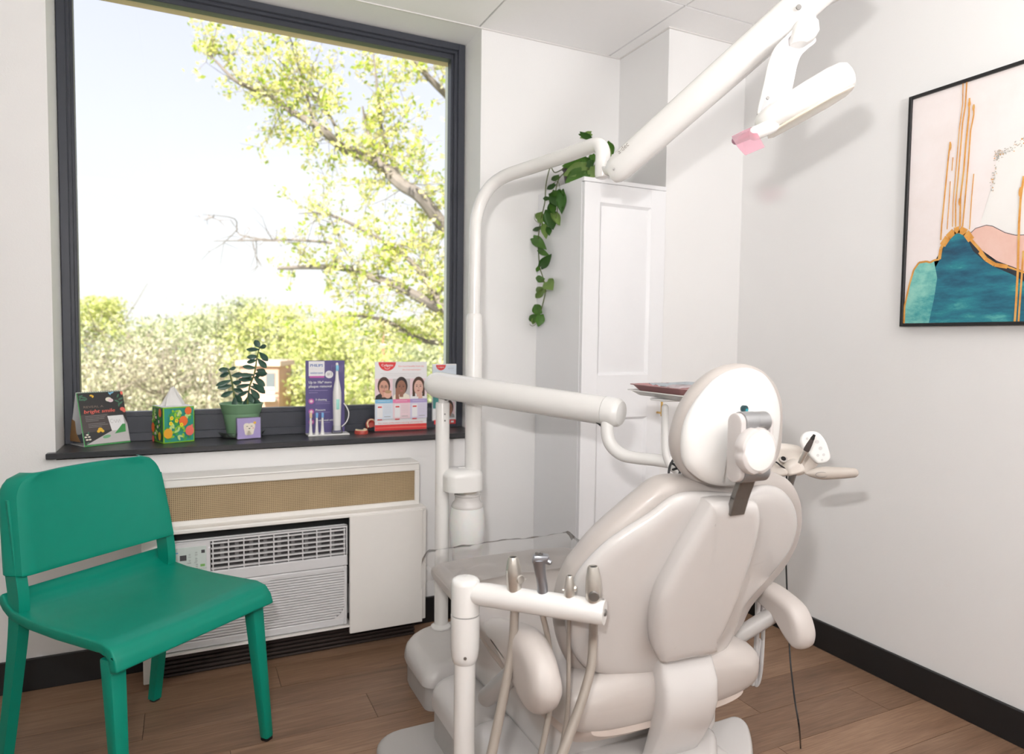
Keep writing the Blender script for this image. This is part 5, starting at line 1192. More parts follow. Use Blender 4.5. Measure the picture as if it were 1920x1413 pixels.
for i, (x, m) in enumerate(((582.5, flat('bristles_cream', (.75, .55, .35))), (594, flat('bristles_blue', (.20, .42, .75))), (604.5, flat('bristles_blue', (0, 0, 0))))):
    xx = PY(x, 790, ym-.01).x; Y_ = ym-.01
    lab = ('white brush head with cream bristles, leftmost of three on the display base', 'white brush head with blue bristles, middle of three on the display base', 'white brush head with blue bristles, nearest the toothbrush on the display base')[i]
    h = thing('brush_head', lab, 'brush head', (xx, Y_, ZSL+.006), 'spare brush heads on the display')
    bm = BM(); lathe(bm, (xx, Y_, ZSL+.006), (0, 0, 1), [(.0085, 0), (.0075, .004), (.0062, .012), (.0048, .035), (.0040, .055), (.0042, .068), (.004, .078), (.002, .082)], 16); obj('shaft', bm, M_white_plastic, h)
    bm = BM(); obox(bm, (xx, Y_-.003, ZSL+.079), XV, YV, ZV, .010, .009, .020, .003, 2); obj('bristles', bm, m, h)
# model teeth
M_gum = mat('gum_red', (.50, .075, .055), .4, var=.08); M_tooth = mat('tooth_ivory', (.80, .68, .45), .3)
def jaw(c, R, parent, r=.016, depth=1.25):
    """horseshoe gum with teeth; R rotates local axes"""
    path = [Vector((r*math.sin(a)*1.0, -r*math.cos(a)*depth*-1, 0)) for a in [math.radians(d) for d in range(-110, 111, 10)]]
    def T(v): return c+R @ v
    bm = BM(); rings = []
    for i, p in enumerate(path):
        tn = (path[min(i+1, len(path)-1)]-path[max(i-1, 0)]).normalized(); nn = Vector((-tn.y, tn.x, 0)); ring = []
        for (a, z) in ((-.006, -.011), (.006, -.011), (.0065, -.003), (.0045, .003), (-.0045, .003), (-.0065, -.003)): ring.append(bm.verts.new(T(p+nn*a+Vector((0, 0, z)))))
        rings.append(ring)
    for a, b in zip(rings, rings[1:]):
        for s in range(6): bm.faces.new((a[s], a[(s+1) % 6], b[(s+1) % 6], b[s]))
    bm.faces.new(rings[0][::-1]); bm.faces.new(rings[-1])
    fl = [bm.verts.new(T(p*.72+Vector((0, 0, -.011)))) for p in path]; bm.faces.new(fl)
    obj('gum', bm, M_gum, parent)
    for i in range(14):
        a = math.radians(-104+208*i/13); p = Vector((r*math.sin(a), r*math.cos(a)*depth, .004)); tn = Vector((math.cos(a), -math.sin(a)*depth, 0)).normalized()
        bm = BM(); q = R @ tn; obox(bm, T(p), q, R @ Vector((tn.y, -tn.x, 0)), R @ ZV, .0046, .0050 if 3 < i < 10 else .0066, .008, .0015, 2); obj('tooth', bm, M_tooth, parent)
j1 = PZ(679, 814, ZSL)+Vector((0, .018, .0115)); R1 = Matrix.Rotation(math.radians(200), 3, 'Z')
t = thing('dental_model', 'red and ivory lower teeth model lying flat on the sill', 'teeth model', j1-UP*.0115, 'teeth models'); jaw(j1, R1, t, r=.019)
j2 = PZ(699, 810, ZSL)+Vector((.002, .022, .026)); R2 = Matrix.Rotation(math.radians(-12), 3, 'Y') @ Matrix.Rotation(math.radians(62), 3, 'X') @ Matrix.Rotation(math.radians(0), 3, 'Z')
t = thing('dental_model', 'red and ivory upper teeth model tipped up with its arch facing the room', 'teeth model', j2-UP*.024, 'teeth models'); jaw(j2, R2, t, r=.018)
# card in acrylic holder
yc = PZ(705, 810, ZSL).y+.006
def face(pr, u, v, w, h, skin, hair, bg, shirt, kind):
    pr.rect(u, v, u+w, v+h, bg); cx, cy = u+w*.5, v+h*.55
    pr.poly([(u, v), (u+w, v), (u+w*.95, v+h*.18), (u+w*.7, v+h*.3), (u+w*.3, v+h*.3), (u+w*.05, v+h*.18)], shirt)
    pr.ell(cx, cy+h*.10, w*.36, h*.44, hair); pr.rect(cx-w*.11, v+h*.1, cx+w*.11, v+h*.35, skin)
    if kind == 'w': pr.rect(cx-w*.36, v+h*.12, cx-w*.2, cy+h*.1, hair); pr.rect(cx+w*.22, v+h*.12, cx+w*.36, cy+h*.1, hair)
    pr.ell(cx, cy, w*.27, h*.37, skin)
    for s_ in (-1, 1): pr.ell(cx+s_*w*.11, cy+h*.06, w*.05, h*.02, PK); pr.line([(cx+s_*w*.05, cy+h*.13), (cx+s_*w*.17, cy+h*.14)], h*.015, hair)
    pr.line([(cx, cy+h*.03), (cx+w*.02, cy-h*.07)], h*.012, hair); pr.ell(cx, cy-h*.15, w*.09, h*.035, flat('print_lip', (.45, .15, .13)), 12)
    if kind == 'g':
        for s_ in (-1, 1): pr.line([(cx+s_*w*.11+w*.08*math.cos(a), cy+h*.06+h*.06*math.sin(a)) for a in [i*.7 for i in range(10)]], h*.014, PK)
        pr.ell(cx+w*.22, cy-h*.30, w*.22, h*.20, flat('print_skin_baby', (.72, .42, .32))); pr.ell(cx+w*.24, cy-h*.18, w*.20, h*.08, flat('print_hair_light', (.45, .28, .15)))
    if kind == 'b': pr.poly([(cx-w*.34, v), (cx-w*.12, v), (cx-w*.18, cy-h*.05), (cx-w*.34, cy)], skin)
    if kind == 'w': pr.poly([(cx-w*.02, v+h*.0), (cx+w*.24, v+h*.02), (cx+w*.16, cy-h*.14), (cx+w*.02, cy-h*.16)], skin)
SK1, SK2, SK3 = flat('print_skin_1', (.62, .33, .24)), flat('print_skin_2', (.30, .14, .09)), flat('print_skin_3', (.68, .42, .34))
HR1, HR2 = flat('print_hair_brown', (.07, .035, .022)), flat('print_hair_black', (.03, .02, .018))
xl, xr = PY(703, 740, yc).x, PY(800, 740, yc).x; z1_ = PY(750, 678, yc).z
t = thing('leaflet_stand', 'clear stand with a white and red toothpaste leaflet showing three faces', 'leaflet', ((xl+xr)/2, yc, ZSL))
bm = BM(); box(bm, xl-.003, xr+.003, yc+.0015, yc+.004, ZSL+.002, z1_+.002); box(bm, xl-.003, xr+.003, yc-.014, yc+.004, ZSL, ZSL+.003, .001, 1); obj('holder', bm, M_acrylic, t)
bm = BM(); box(bm, xl, xr, yc, yc+.001, ZSL+.004, z1_); cardo = obj('card', bm, PW_, t)
W = xr-xl; Hd = z1_-ZSL-.004; pr = Print((xl, yc-.0002, ZSL+.004), XV, ZV)
pr.rect(0, 0, W, Hd, PW_); pr.rect(0, 0, W, Hd*.085, PR); pr.poly([(W*.0, Hd*.045), (W*.5, Hd*.055), (W, Hd*.045), (W, Hd*.030), (0, Hd*.035)], PCOR)
pr.ell(W*.23, Hd*.995, W*.165, Hd*.125, PR, 24, 0, 180, 360); pr.text('Colgate', W*.23, Hd*.935, Hd*.036, PW_, width=W*.22, center=True, bold=.03); pr.line([(W*(.23+.05*math.cos(a)), Hd*(.925+.03*math.sin(a))) for a in [math.pi+i*math.pi/8 for i in range(9)]], .0016, PW_)
pr.text('Get more benefits from the', W*.44, Hd*.925, Hd*.024, PCOR, width=W*.50); pr.text('care of your teeth and gums', W*.52, Hd*.875, Hd*.024, PCOR, width=W*.36)
for i in range(3): pr.line([(W*(.10+.05*i), Hd*(.83-.025*i)), (W*(.88-.04*i), Hd*(.83-.025*i))], .0011, PLG)
face(pr, 0, Hd*.455, W*.333, Hd*.30, SK1, HR1, PPK, PK, 'g'); face(pr, W*.333, Hd*.455, W*.333, Hd*.30, SK2, HR2, PLG, PCR, 'b'); face(pr, W*.666, Hd*.455, W*.334, Hd*.30, SK3, HR1, PPK, PW_, 'w')
for i, (m, m2) in enumerate(((PBL, PLB), (PPI, PPK), (PLV, PPL_))):
    u = W*i/3; pr.rect(u, Hd*.40, u+W/3, Hd*.455, m); pr.line([(u+W*.05, Hd*.43), (u+W*.28, Hd*.43)], .0012, PW_); pr.rect(u, Hd*.17, u+W/3, Hd*.40, m2)
    pr.rect(u+W*.035, Hd*.19, u+W*.14, Hd*.38, PW_); pr.rect(u+W*.05, Hd*.335, u+W*.125, Hd*.355, PR); pr.rect(u+W*.04, Hd*.155, u+W*.13, Hd*.17, PR)
    for k in range(5): pr.line([(u+W*.17, Hd*(.36-.025*k)), (u+W*.30, Hd*(.36-.025*k))], .0008, PLG)
    pr.line([(u+W*.17, Hd*.205), (u+W*.29, Hd*.205)], .002, PGY)
pr.text('For more smiles every morning and every day', W*.06, Hd*.105, Hd*.022, PCOR, width=W*.86)
pr.build('card_print', cardo)
# second carton at the right end
yk = PZ(812, 802, ZSL).y+.01
xl, xr = PY(811, 740, yk).x, PY(857, 740, yk).x; z1_ = PY(835, 682, yk).z
t = thing('toothpaste_carton', 'narrow white leaflet box partly behind the white post at the sill right end', 'box', ((xl+xr)/2, yk, ZSL))
bm = BM(); box(bm, xl, xr, yk, yk+.010, ZSL+.0035, z1_, .0008, 1); cb = obj('carton', bm, PW_, t); bm = BM(); box(bm, xl-.012, xr+.006, yk-.020, yk+.012, ZSL, ZSL+.003, .001, 1); obj('stand_base', bm, M_acrylic, t)
W = xr-xl; Hd = z1_-ZSL; pr = Print((xl, yk-.0003, ZSL), XV, ZV)
pr.rect(W*.02, Hd*.72, W*.98, Hd*.98, PLB); pr.ell(W*.33, Hd*.985, W*.20, Hd*.085, PR, 20, 0, 180, 360); pr.text('Colgate', W*.33, Hd*.94, Hd*.024, PW_, width=W*.26, center=True)
pr.poly([(W*.02, Hd*.30), (W*.30, Hd*.30), (W*.30, Hd*.72), (W*.02, Hd*.72)], flat('print_sea_green', (.10, .38, .36))); pr.ell(W*.72, Hd*.72, W*.20, Hd*.05, PK)
face(pr, W*.50, Hd*.42, W*.40, Hd*.24, SK3, HR1, PPK, PK, 'w'); face(pr, W*.50, Hd*.15, W*.40, Hd*.25, SK2, HR2, PPK, PGY, 'b')
pr.rect(W*.06, Hd*.05, W*.94, Hd*.12, PR); pr.rect(W*.74, Hd*.07, W*.86, Hd*.10, PW_); pr.line([(W*.6, Hd*.93), (W*.85, Hd*.935)], .001, PGY)
pr.build('carton_print', cb)
# ------------------------------------------------------------------ framed picture on the right wall
XPF = XR-.030; XPC = XR-.022
q00 = PX(1686.5, 612, XPF); q01 = PX(1703, 182.5, XPF)
ytop = (q00.y+q01.y)/2; z0_, z1_ = q00.z, q01.z; y1_ = ytop-.98
t = thing('framed_picture', 'large framed abstract print of teal and pink hills with gold lines on the right wall', 'picture', (XR, (ytop+y1_)/2, z0_))
bm = BM(); fw_ = .010
for a in ((ytop-fw_, ytop, z0_, z1_), (y1_, y1_+fw_, z0_, z1_), (y1_+fw_-.001, ytop-fw_+.001, z0_, z0_+fw_), (y1_+fw_-.001, ytop-fw_+.001, z1_-fw_, z1_)): box(bm, XPF, XR-.001, a[0], a[1], a[2], a[3], .001, 1)
obj('frame', bm, M_black, t)
def canvas_mat(name, stops, sx=3, sz=12, seed=0.0, rough=.6, weave=900):
    m = bpy.data.materials.new(name); m.use_nodes = True; nt = m.node_tree; p = nt.nodes['Principled BSDF']; N = nt.nodes.new; L = nt.links.new
    g = N('ShaderNodeNewGeometry'); mp = N('ShaderNodeMapping'); mp.inputs['Location'].default_value = (seed, seed, seed); mp.inputs['Scale'].default_value = (sx, sx, sz); L(g.outputs['Position'], mp.inputs[0])
    n = N('ShaderNodeTexNoise'); n.inputs['Scale'].default_value = 1; n.inputs['Detail'].default_value = 9; n.inputs['Roughness'].default_value = .68; L(mp.outputs[0], n.inputs['Vector'])
    r = N('ShaderNodeValToRGB'); L(n.outputs['Fac'], r.inputs[0]); e = r.color_ramp.elements
    e[0].position, e[0].color = stops[0][0], (*stops[0][1], 1); e[1].position, e[1].color = stops[-1][0], (*stops[-1][1], 1)
    for a, c in stops[1:-1]: q = e.new(a); q.color = (*c, 1)
    L(r.outputs[0], p.inputs['Base Color']); p.inputs['Roughness'].default_value = rough
    return m
A_pink = canvas_mat('art_pale_pink', [(.3, (.80, .72, .70)), (.55, (.84, .77, .76)), (.75, (.80, .79, .77))], 5, 5)
A_cream = canvas_mat('art_cream', [(.3, (.80, .77, .74)), (.7, (.82, .80, .78))], 6, 6)
A_rose = canvas_mat('art_rose', [(.3, (.72, .42, .34)), (.6, (.78, .52, .44)), (.8, (.80, .56, .50))], 7, 7)
A_teal = canvas_mat('art_teal', [(.30, (.012, .030, .055)), (.42, (.012, .085, .15)), (.52, (.015, .15, .22)), (.60, (.02, .22, .27)), (.70, (.12, .45, .42))], 4, 16)
A_mint = canvas_mat('art_mint', [(.28, (.03, .13, .17)), (.42, (.06, .33, .34)), (.55, (.22, .55, .48)), (.75, (.42, .70, .58))], 7, 12, 4.0)
A_gold = canvas_mat('art_gold', [(.3, (.50, .20, .03)), (.5, (.70, .33, .07)), (.7, (.68, .45, .16))], 20, 20)
A_dark = canvas_mat('art_dark', [(.3, (.015, .02, .03)), (.7, (.04, .04, .05))], 12, 30)
A_grey = canvas_mat('art_grey_sand', [(.3, (.35, .38, .38)), (.6, (.55, .50, .42))], 60, 60)
bm = BM(); box(bm, XPC, XR-.002, y1_+fw_-.002, ytop-fw_+.002, z0_+fw_-.002, z1_-fw_+.002); cv = obj('canvas', bm, A_pink, t)
O = Vector((XPC-.0003, ytop-fw_, z0_+fw_)); pr = Print(O, (0, -1, 0), (0, 0, 1)); PWd, PHt = ytop-y1_-2*fw_, z1_-z0_-2*fw_
def uv(x, y): p = PX(x, y, XPC-.001); return (min(max((O.y-p.y), .003), PWd), min(max(p.z-O.z, 0), PHt))
pr.poly([uv(*p) for p in ((1838, 418), (1850, 380), (1862, 340), (1868, 300), (1885, 280), (1920, 258), (1990, 235), (2060, 260), (2080, 445), (1920, 445))][::-1], A_cream)
rs = random.Random(5)
def speck(a, b, n, w):
    for i in range(n):
        k = rs.random(); x = a[0]+(b[0]-a[0])*k+rs.gauss(0, w); y = a[1]+(b[1]-a[1])*k+rs.gauss(0, w); u, v = uv(x, y); q = rs.uniform(.0012, .0032); pr.ell(u, v, q*.8, q*.6, rs.choice([A_grey, A_grey, A_grey, A_gold]), 6); pr.k -= .85
speck((1868, 296), (1925, 258), 80, 3.5); speck((1925, 258), (1990, 235), 30, 4); speck((1868, 296), (1860, 360), 45, 2.5); speck((1870, 288), (1880, 285), 40, 3.5)
pr.poly([uv(*p) for p in ((1815, 442), (1830, 428), (1850, 422), (1862, 424), (1885, 436), (1905, 441), (1925, 440), (1990, 410), (2100, 400), (2100, 560), (1920, 525), (1890, 510), (1850, 490), (1825, 460))], A_rose)
pr.line([uv(*p) for p in ((1815, 442), (1830, 428), (1850, 422), (1862, 424), (1885, 436), (1905, 441), (1925, 440))], .0018, A_dark)
hill = [(1691, 606), (1697, 575), (1706, 535), (1714, 508), (1724, 494), (1738, 492), (1752, 490), (1762, 488), (1765, 468), (1775, 448), (1788, 437), (1800, 436), (1812, 442), (1822, 455), (1838, 470), (1860, 488), (1890, 503), (1925, 520), (2000, 545), (2120, 560), (2120, 625), (1920, 608)]
pr.poly([uv(x, y) for x, y in hill], A_teal)
pr.poly([uv(*p) for p in ((1691, 606), (1697, 575), (1706, 535), (1714, 508), (1724, 494), (1752, 490), (1758, 520), (1752, 560), (1742, 606))], A_mint)
pr.poly([uv(*p) for p in ((1812, 442), (1822, 452), (1840, 468), (1862, 486), (1900, 500), (1925, 510), (1925, 530), (1900, 515), (1870, 502), (1845, 488), (1825, 470))], A_dark)
for P_, w in (([(1690, 606), (1697, 573), (1706, 533), (1714, 506), (1724, 492), (1738, 490), (1745, 492), (1752, 488), (1762, 486)], .006), ([(1762, 486), (1765, 466), (1772, 452)], .010), ([(1768, 460), (1778, 445), (1790, 433), (1800, 430), (1812, 436), (1822, 450)], .020), ([(1822, 450), (1838, 468), (1845, 478)], .008), ([(1838, 472), (1850, 486), (1866, 496), (1890, 500)], .011), ([(1890, 500), (1925, 512), (2000, 530)], .005)):
    pr.line([uv(*p) for p in P_], w, A_gold)
for P_, w in (([(1807, 153), (1806, 195), (1800, 240), (1795, 300), (1788, 380), (1787, 425)], .003), ([(1814, 153), (1811, 200), (1806, 230), (1802, 280), (1797, 340), (1793, 380), (1793, 425)], .004), ([(1819, 184), (1818, 215), (1812, 270), (1808, 320), (1802, 370), (1801, 425)], .005), ([(1827, 196), (1827, 215), (1821, 245), (1817, 300), (1811, 370), (1806, 425)], .004),
    ([(1783, 266), (1780, 290), (1776, 330), (1771, 380), (1767, 420), (1765, 450)], .0045), ([(1788, 295), (1786, 320)], .003), ([(1783, 340), (1781, 375), (1777, 430)], .003), ([(1827, 326), (1823, 370), (1819, 430)], .003), ([(1921, 330), (1915, 370), (1912, 420), (1910, 500), (1907, 560), (1904, 604)], .006), ([(1920, 470), (1917, 520), (1914, 560), (1911, 604)], .005), ([(1950, 300), (1945, 420), (1940, 600)], .005), ([(1960, 360), (1955, 600)], .004)):
    pr.line([uv(*p) for p in P_], w, A_gold)
pr.ell(*uv(1783, 275), .004, .012, A_gold); pr.ell(*uv(1819, 195), .004, .010, A_gold); pr.ell(*uv(1827, 202), .0035, .010, A_gold); pr.ell(*uv(1915, 360), .005, .014, A_gold); pr.ell(*uv(1801, 378), .004, .012, A_gold)
pr.build('painted_print', cv)
# ------------------------------------------------------------------ trailing plant on the cabinet
def leafmat(name, c1, c2):
    m = mat(name, c1, .42, var=.0); nt = m.node_tree; p = nt.nodes['Principled BSDF']
    for n in nt.nodes:
        if n.type == 'MIX': n.inputs['A'].default_value = (*c1, 1); n.inputs['B'].default_value = (*c2, 1)
        if n.type == 'TEX_NOISE': n.inputs['Scale'].default_value = 22
    p.inputs['Subsurface Weight'].default_value = 0
    return m
ML = [leafmat('pothos_deep', (.035, .12, .015), (.07, .20, .03)), leafmat('pothos_mid', (.07, .20, .025), (.14, .32, .05)), leafmat('pothos_pale', (.20, .36, .07), (.36, .50, .16))]
M_vine = mat('vine_stem', (.10, .13, .03), .6)
XVN = CX0-.028
tp0 = Vector((1.41, 2.38, CZ))
t = thing('trailing_pothos', 'pothos plant on top of the white cabinet with one long vine hanging down its side', 'plant', tp0)
bm = BM(); lathe(bm, (1.46, 2.47, CZ+.001), (0, 0, 1), [(.045, 0), (.060, .085), (.064, .088), (.064, .095), (.060, .095), (.056, .080), (0, .078)], 32); obj('pot', bm, mat('dark_planter', (.05, .035, .04), .5), t, label='dark pot mostly hidden by leaves')
def vine(P, r): bm = BM(); tube(bm, P, r, 7, n=5); obj('vine', bm, M_vine, t)
def V_(x, y, d=0): return PX(x, y, XVN-d)
edge = [Vector((1.40, 2.36, CZ+.08)), Vector((1.36, 2.34, CZ+.06)), V_(1048, 335), V_(1038, 375), V_(1024, 400, .005)]
main = [Vector((1.39, 2.42, CZ+.09)), Vector((1.34, 2.44, CZ+.06)), V_(1032, 314), V_(1024, 345), V_(1022, 375), V_(1017, 400), V_(1012, 425), V_(1009, 450), V_(1010, 475), V_(1012, 500), V_(1018, 520), V_(1023, 540), V_(1020, 560), V_(1015, 580)]
vine(main, .0022); vine(edge, .0020); vine([V_(1048, 360, .004), V_(1046, 385, .005), V_(1042, 410, .006)], .0016)
def leaf(p, tip, wid, m, curl=.15, fold=.25, roll=0.0, parent=None):
    p = Vector(p); tip = Vector(tip); d = tip-p; L_ = d.length; d.normalize()
    toc = (CP-p).normalized(); sd = d.cross(toc).normalized(); nn = sd.cross(d); 
    sd2 = sd*math.cos(roll)+nn*math.sin(roll); nn = nn*math.cos(roll)-sd*math.sin(roll); sd = sd2
    bm = BM(); rows = []; nS = 9
    for k in range(nS+1):
        s = k/nS; w = wid*(math.sin(math.pi*min(s*.62+.16, 1))*(1-s**2.6)**.8)*1.05 if s > 0 else wid*.48
        if k == nS: w = .0004
        back = -.16*L_ if k == 0 else 0
        c = p+d*(L_*s)+nn*(-curl*L_*s*s); row = []
        for j in (-1, -.5, 0, .5, 1): row.append(bm.verts.new(c+sd*(w*j)+nn*(abs(j)*w*fold)+d*(back*abs(j)*(1 if abs(j) < .9 else .6))))
        rows.append(row)
    for a, b in zip(rows, rows[1:]):
        for j in range(4): bm.faces.new((a[j], a[j+1], b[j+1], b[j]))
    bmesh.ops.solidify(bm, geom=bm.faces[:], thickness=.0006)
    return obj('leaf', bm, m, parent or t, ang=60)
LV = [  # base px, tip px, half width px, shade
 ((1040, 345), (1023, 358), 6, 0), ((1048, 330), (1030, 340), 6, 1), ((1053, 362), (1024, 385), 15, 1), ((1035, 362), (1050, 385), 13, 0), ((1052, 358), (1053, 398), 11, 0),
 ((1030, 372), (1015, 372), 5, 0), ((1035, 378), (1038, 400), 8, 1), ((1030, 395), (1036, 428), 17, 0), ((1038, 378), (1030, 408), 10, 0), ((1018, 400), (1003, 412), 10, 2), ((1042, 400), (1048, 420), 8, 2), ((1036, 400), (1046, 418), 7, 2),
 ((1020, 420), (1024, 446), 9, 2), ((1015, 426), (994, 434), 5, 0), ((1028, 426), (1030, 440), 7, 0), ((1018, 416), (1005, 405), 7, 2),
 ((1000, 446), (1019, 462), 12, 1), ((1010, 468), (1026, 478), 7, 1), ((1014, 500), (1030, 481), 11, 0), ((1010, 500), (1006, 510), 5, 1),
 ((1020, 525), (1000, 520), 8, 1), ((1026, 528), (1034, 540), 15, 2), ((1022, 542), (1000, 548), 10, 2), ((1018, 544), (1002, 562), 8, 2),
 ((1012, 588), (1000, 568), 12, 1), ((1014, 590), (1010, 612), 11, 1), ((1008, 592), (988, 602), 9, 1), ((1002, 596), (998, 608), 6, 2), ((1002, 590), (984, 599), 3, 2)]
rv = random.Random(8)
for (b, e_, w, s_) in LV:
    a = V_(*b); c = V_(*e_, rv.uniform(.0, .018)); leaf(a, c, w*.00195, ML[s_], roll=rv.uniform(-.25, .25))
for P_ in ([(1035, 345), (1046, 340), (1050, 355)], [(1003, 400), (1003, 412), (1014, 420)], [(1012, 520), (1020, 530)], [(1012, 580), (1008, 590), (984, 598)], [(990, 604), (998, 611), (1006, 606)]): vine([V_(x, y, .003) for x, y in P_], .0009)
TOP = [((1100, 262), (1112, 262), 12, 1, 2.42), ((1108, 250), (1090, 258), 8, 2, 2.42), ((1088, 250), (1113, 262), 7, 0, 2.40), ((1138, 268), (1150, 290), 11, 1, 2.40), ((1135, 275), (1146, 296), 8, 2, 2.38), ((1100, 303), (1058, 312), 15, 1, 2.36), ((1098, 312), (1060, 326), 15, 2, 2.34), ((1090, 320), (1062, 340), 13, 1, 2.33), ((1105, 318), (1120, 330), 13, 2, 2.33), ((1108, 300), (1100, 318), 10, 0, 2.36), ((1095, 290), (1080, 302), 9, 0, 2.38), ((1110, 290), (1112, 306), 9, 1, 2.37), ((1085, 300), (1070, 318), 12, 0, 2.36), ((1102, 325), (1090, 335), 11, 1, 2.33), ((1118, 312), (1112, 332), 9, 2, 2.33), ((1090, 338), (1075, 345), 9, 0, 2.34)]
for (b, e_, w, s_, Y_) in TOP: leaf(PY(*b, Y_), PY(*e_, Y_-rv.uniform(0, .02)), w*.00195, ML[s_], roll=rv.uniform(-.3, .3))
for P_ in ([(1105, 330), (1098, 300), (1106, 266)], [(1112, 330), (1120, 300), (1136, 275)], [(1100, 335), (1085, 320), (1060, 330)], [(1082, 272), (1095, 268), (1100, 280)]): vine([PY(x, y, 2.37) for x, y in P_], .0015)

# ------------------------------------------------------------------ outside
ground_z = -6.0
bm = BM(); g = grid_surf(bm, lambda u, v: Vector((-160+360*u, 6+300*v, ground_z+.6*noise.noise(Vector((u*9, v*9, 0))))), 40, 40)
struct('ground', bm, mat('grass_ground', (.20, .26, .08), .9, var=.3, scale=.3))
def leaf_mat(name, stops, trans=.45):
    m = bpy.data.materials.new(name); m.use_nodes = True; nt = m.node_tree; nt.nodes.clear(); N = nt.nodes.new; L = nt.links.new
    o = N('ShaderNodeOutputMaterial'); d = N('ShaderNodeBsdfDiffuse'); tr = N('ShaderNodeBsdfTranslucent'); mx = N('ShaderNodeMixShader'); mx.inputs[0].default_value = trans
    g = N('ShaderNodeNewGeometry'); r = N('ShaderNodeValToRGB'); L(g.outputs['Random Per Island'], r.inputs[0]); e = r.color_ramp.elements
    e[0].position, e[0].color = stops[0][0], (*stops[0][1], 1); e[1].position, e[1].color = stops[-1][0], (*stops[-1][1], 1)
    for a, c in stops[1:-1]: q = e.new(a); q.color = (*c, 1)
    L(r.outputs[0], d.inputs[0]); L(r.outputs[0], tr.inputs[0]); L(d.outputs[0], mx.inputs[1]); L(tr.outputs[0], mx.inputs[2]); L(mx.outputs[0], o.inputs[0]); return m
LM_near = leaf_mat('near_leaf', [(0, (.30, .42, .06)), (.3, (.55, .62, .12)), (.55, (.78, .74, .28)), (.8, (.88, .80, .50)), (1, (.9, .84, .66))], .5)  # cream stops put sunlight into the colour of some leaves
LM_lime = leaf_mat('lime_leaf', [(0, (.28, .34, .10)), (.3, (.55, .60, .22)), (.7, (.78, .78, .34)), (1, (.88, .84, .56))])  # far leaf colours from here on are paled to imitate distance haze
LM_beige = leaf_mat('beige_leaf', [(0, (.24, .20, .16)), (.25, (.46, .41, .31)), (.6, (.68, .65, .46)), (1, (.82, .76, .66))])
LM_green = leaf_mat('green_leaf', [(0, (.20, .23, .13)), (.3, (.42, .46, .27)), (.7, (.66, .68, .44)), (1, (.80, .78, .58))])
M_bark = mat('bark', (.20, .17, .155), .9, var=.3, scale=8); M_barkp = mat('pale_bark', (.26, .22, .18), .9, var=.2, scale=3)
def leaves_mesh(C, size, m, name, parent, jitter=.5):
    n = len(C); C = np.asarray(C, 'f'); r = np.random
    a = r.normal(size=(n, 3)); a /= np.linalg.norm(a, axis=1)[:, None]; b = r.normal(size=(n, 3)); b -= (b*a).sum(1)[:, None]*a; b /= np.linalg.norm(b, axis=1)[:, None]
    s = size*(1+jitter*(r.rand(n, 1)*2-1)); a *= s; b *= s*.55
    V = np.stack([C-a, C+b*.9-a*.1, C+a, C-b*.9-a*.1], 1).reshape(-1, 3)
    me = bpy.data.meshes.new(name); me.vertices.add(n*4); me.vertices.foreach_set('co', V.ravel().astype('f')); me.loops.add(n*4); me.loops.foreach_set('vertex_index', np.arange(n*4, dtype='i'))
    me.polygons.add(n); me.polygons.foreach_set('loop_start', np.arange(0, n*4, 4, dtype='i')); me.update(calc_edges=True)
    return obj(name, me, m, parent, kind='stuff')
# near tree: limbs laid along the window view at about ten metres, trunk to the right
DN = 10.0
rt = random.Random(11)
trunk_top = PD(1010, 380, DN+.3)
t = thing('tree', 'large spring tree close to the window with dark limbs and yellow green leaves', 'tree', (trunk_top.x+.3, trunk_top.y, ground_z))
bm = BM(); tube(bm, [(trunk_top.x+.3, trunk_top.y, ground_z), (trunk_top.x+.2, trunk_top.y, -2), (trunk_top.x, trunk_top.y, trunk_top.z-1.2), trunk_top, PD(1060, 120, DN+.4), PD(1080, -200, DN+.5)], [.35, .30, .26, .22, .17, .08], 14); obj('trunk', bm, M_bark, t)
LIMBS = [([(1010, 640), (900, 600), (835, 583), (790, 560), (745, 535), (700, 520), (660, 505), (600, 500), (522, 503)], [.13, .11, .085, .07, .06, .055, .05, .04, .02], DN),
 ([(1015, 520), (900, 470), (838, 430), (790, 370), (752, 345), (715, 310), (675, 290), (640, 275), (612, 250), (588, 232), (548, 210), (515, 185), (480, 170), (440, 150), (400, 110), (360, 80)], [.12, .11, .10, .095, .09, .085, .08, .07, .065, .058, .048, .04, .032, .026, .016, .008], DN),
 ([(1040, 300), (930, 260), (850, 190), (790, 130), (740, 60)], [.12, .09, .06, .04, .02], DN+.6),
 ([(1040, 200), (950, 90), (850, 20), (760, -40)], [.10, .07, .05, .03], DN+.2),
 ([(752, 345), (735, 300), (715, 240), (708, 170), (700, 100)], [.05, .035, .028, .02, .01], DN+.1),
 ([(715, 310), (690, 250), (680, 200)], [.035, .025, .012], DN-.3),
 ([(835, 583), (780, 500), (730, 460), (660, 420), (610, 400), (560, 400)], [.05, .04, .032, .025, .015, .006], DN-.2),
 ([(790, 560), (830, 540), (800, 480), (790, 420)], [.03, .025, .02, .01], DN+.3),
 ([(620, 455), (560, 450), (490, 450), (400, 452)], [.02, .016, .012, .004], DN-.4),
 ([(530, 452), (450, 440), (440, 410), (380, 402)], [.010, .009, .007, .003], DN-.4),
 ([(640, 275), (620, 220), (560, 150), (520, 110)], [.03, .022, .015, .008], DN+.2),
 ([(588, 232), (570, 160), (550, 90), (540, 60)], [.025, .018, .012, .006], DN),
 ([(900, 640), (800, 640), (720, 600), (640, 590)], [.05, .04, .03, .01], DN+.5)]
LC = []; TW = BM()
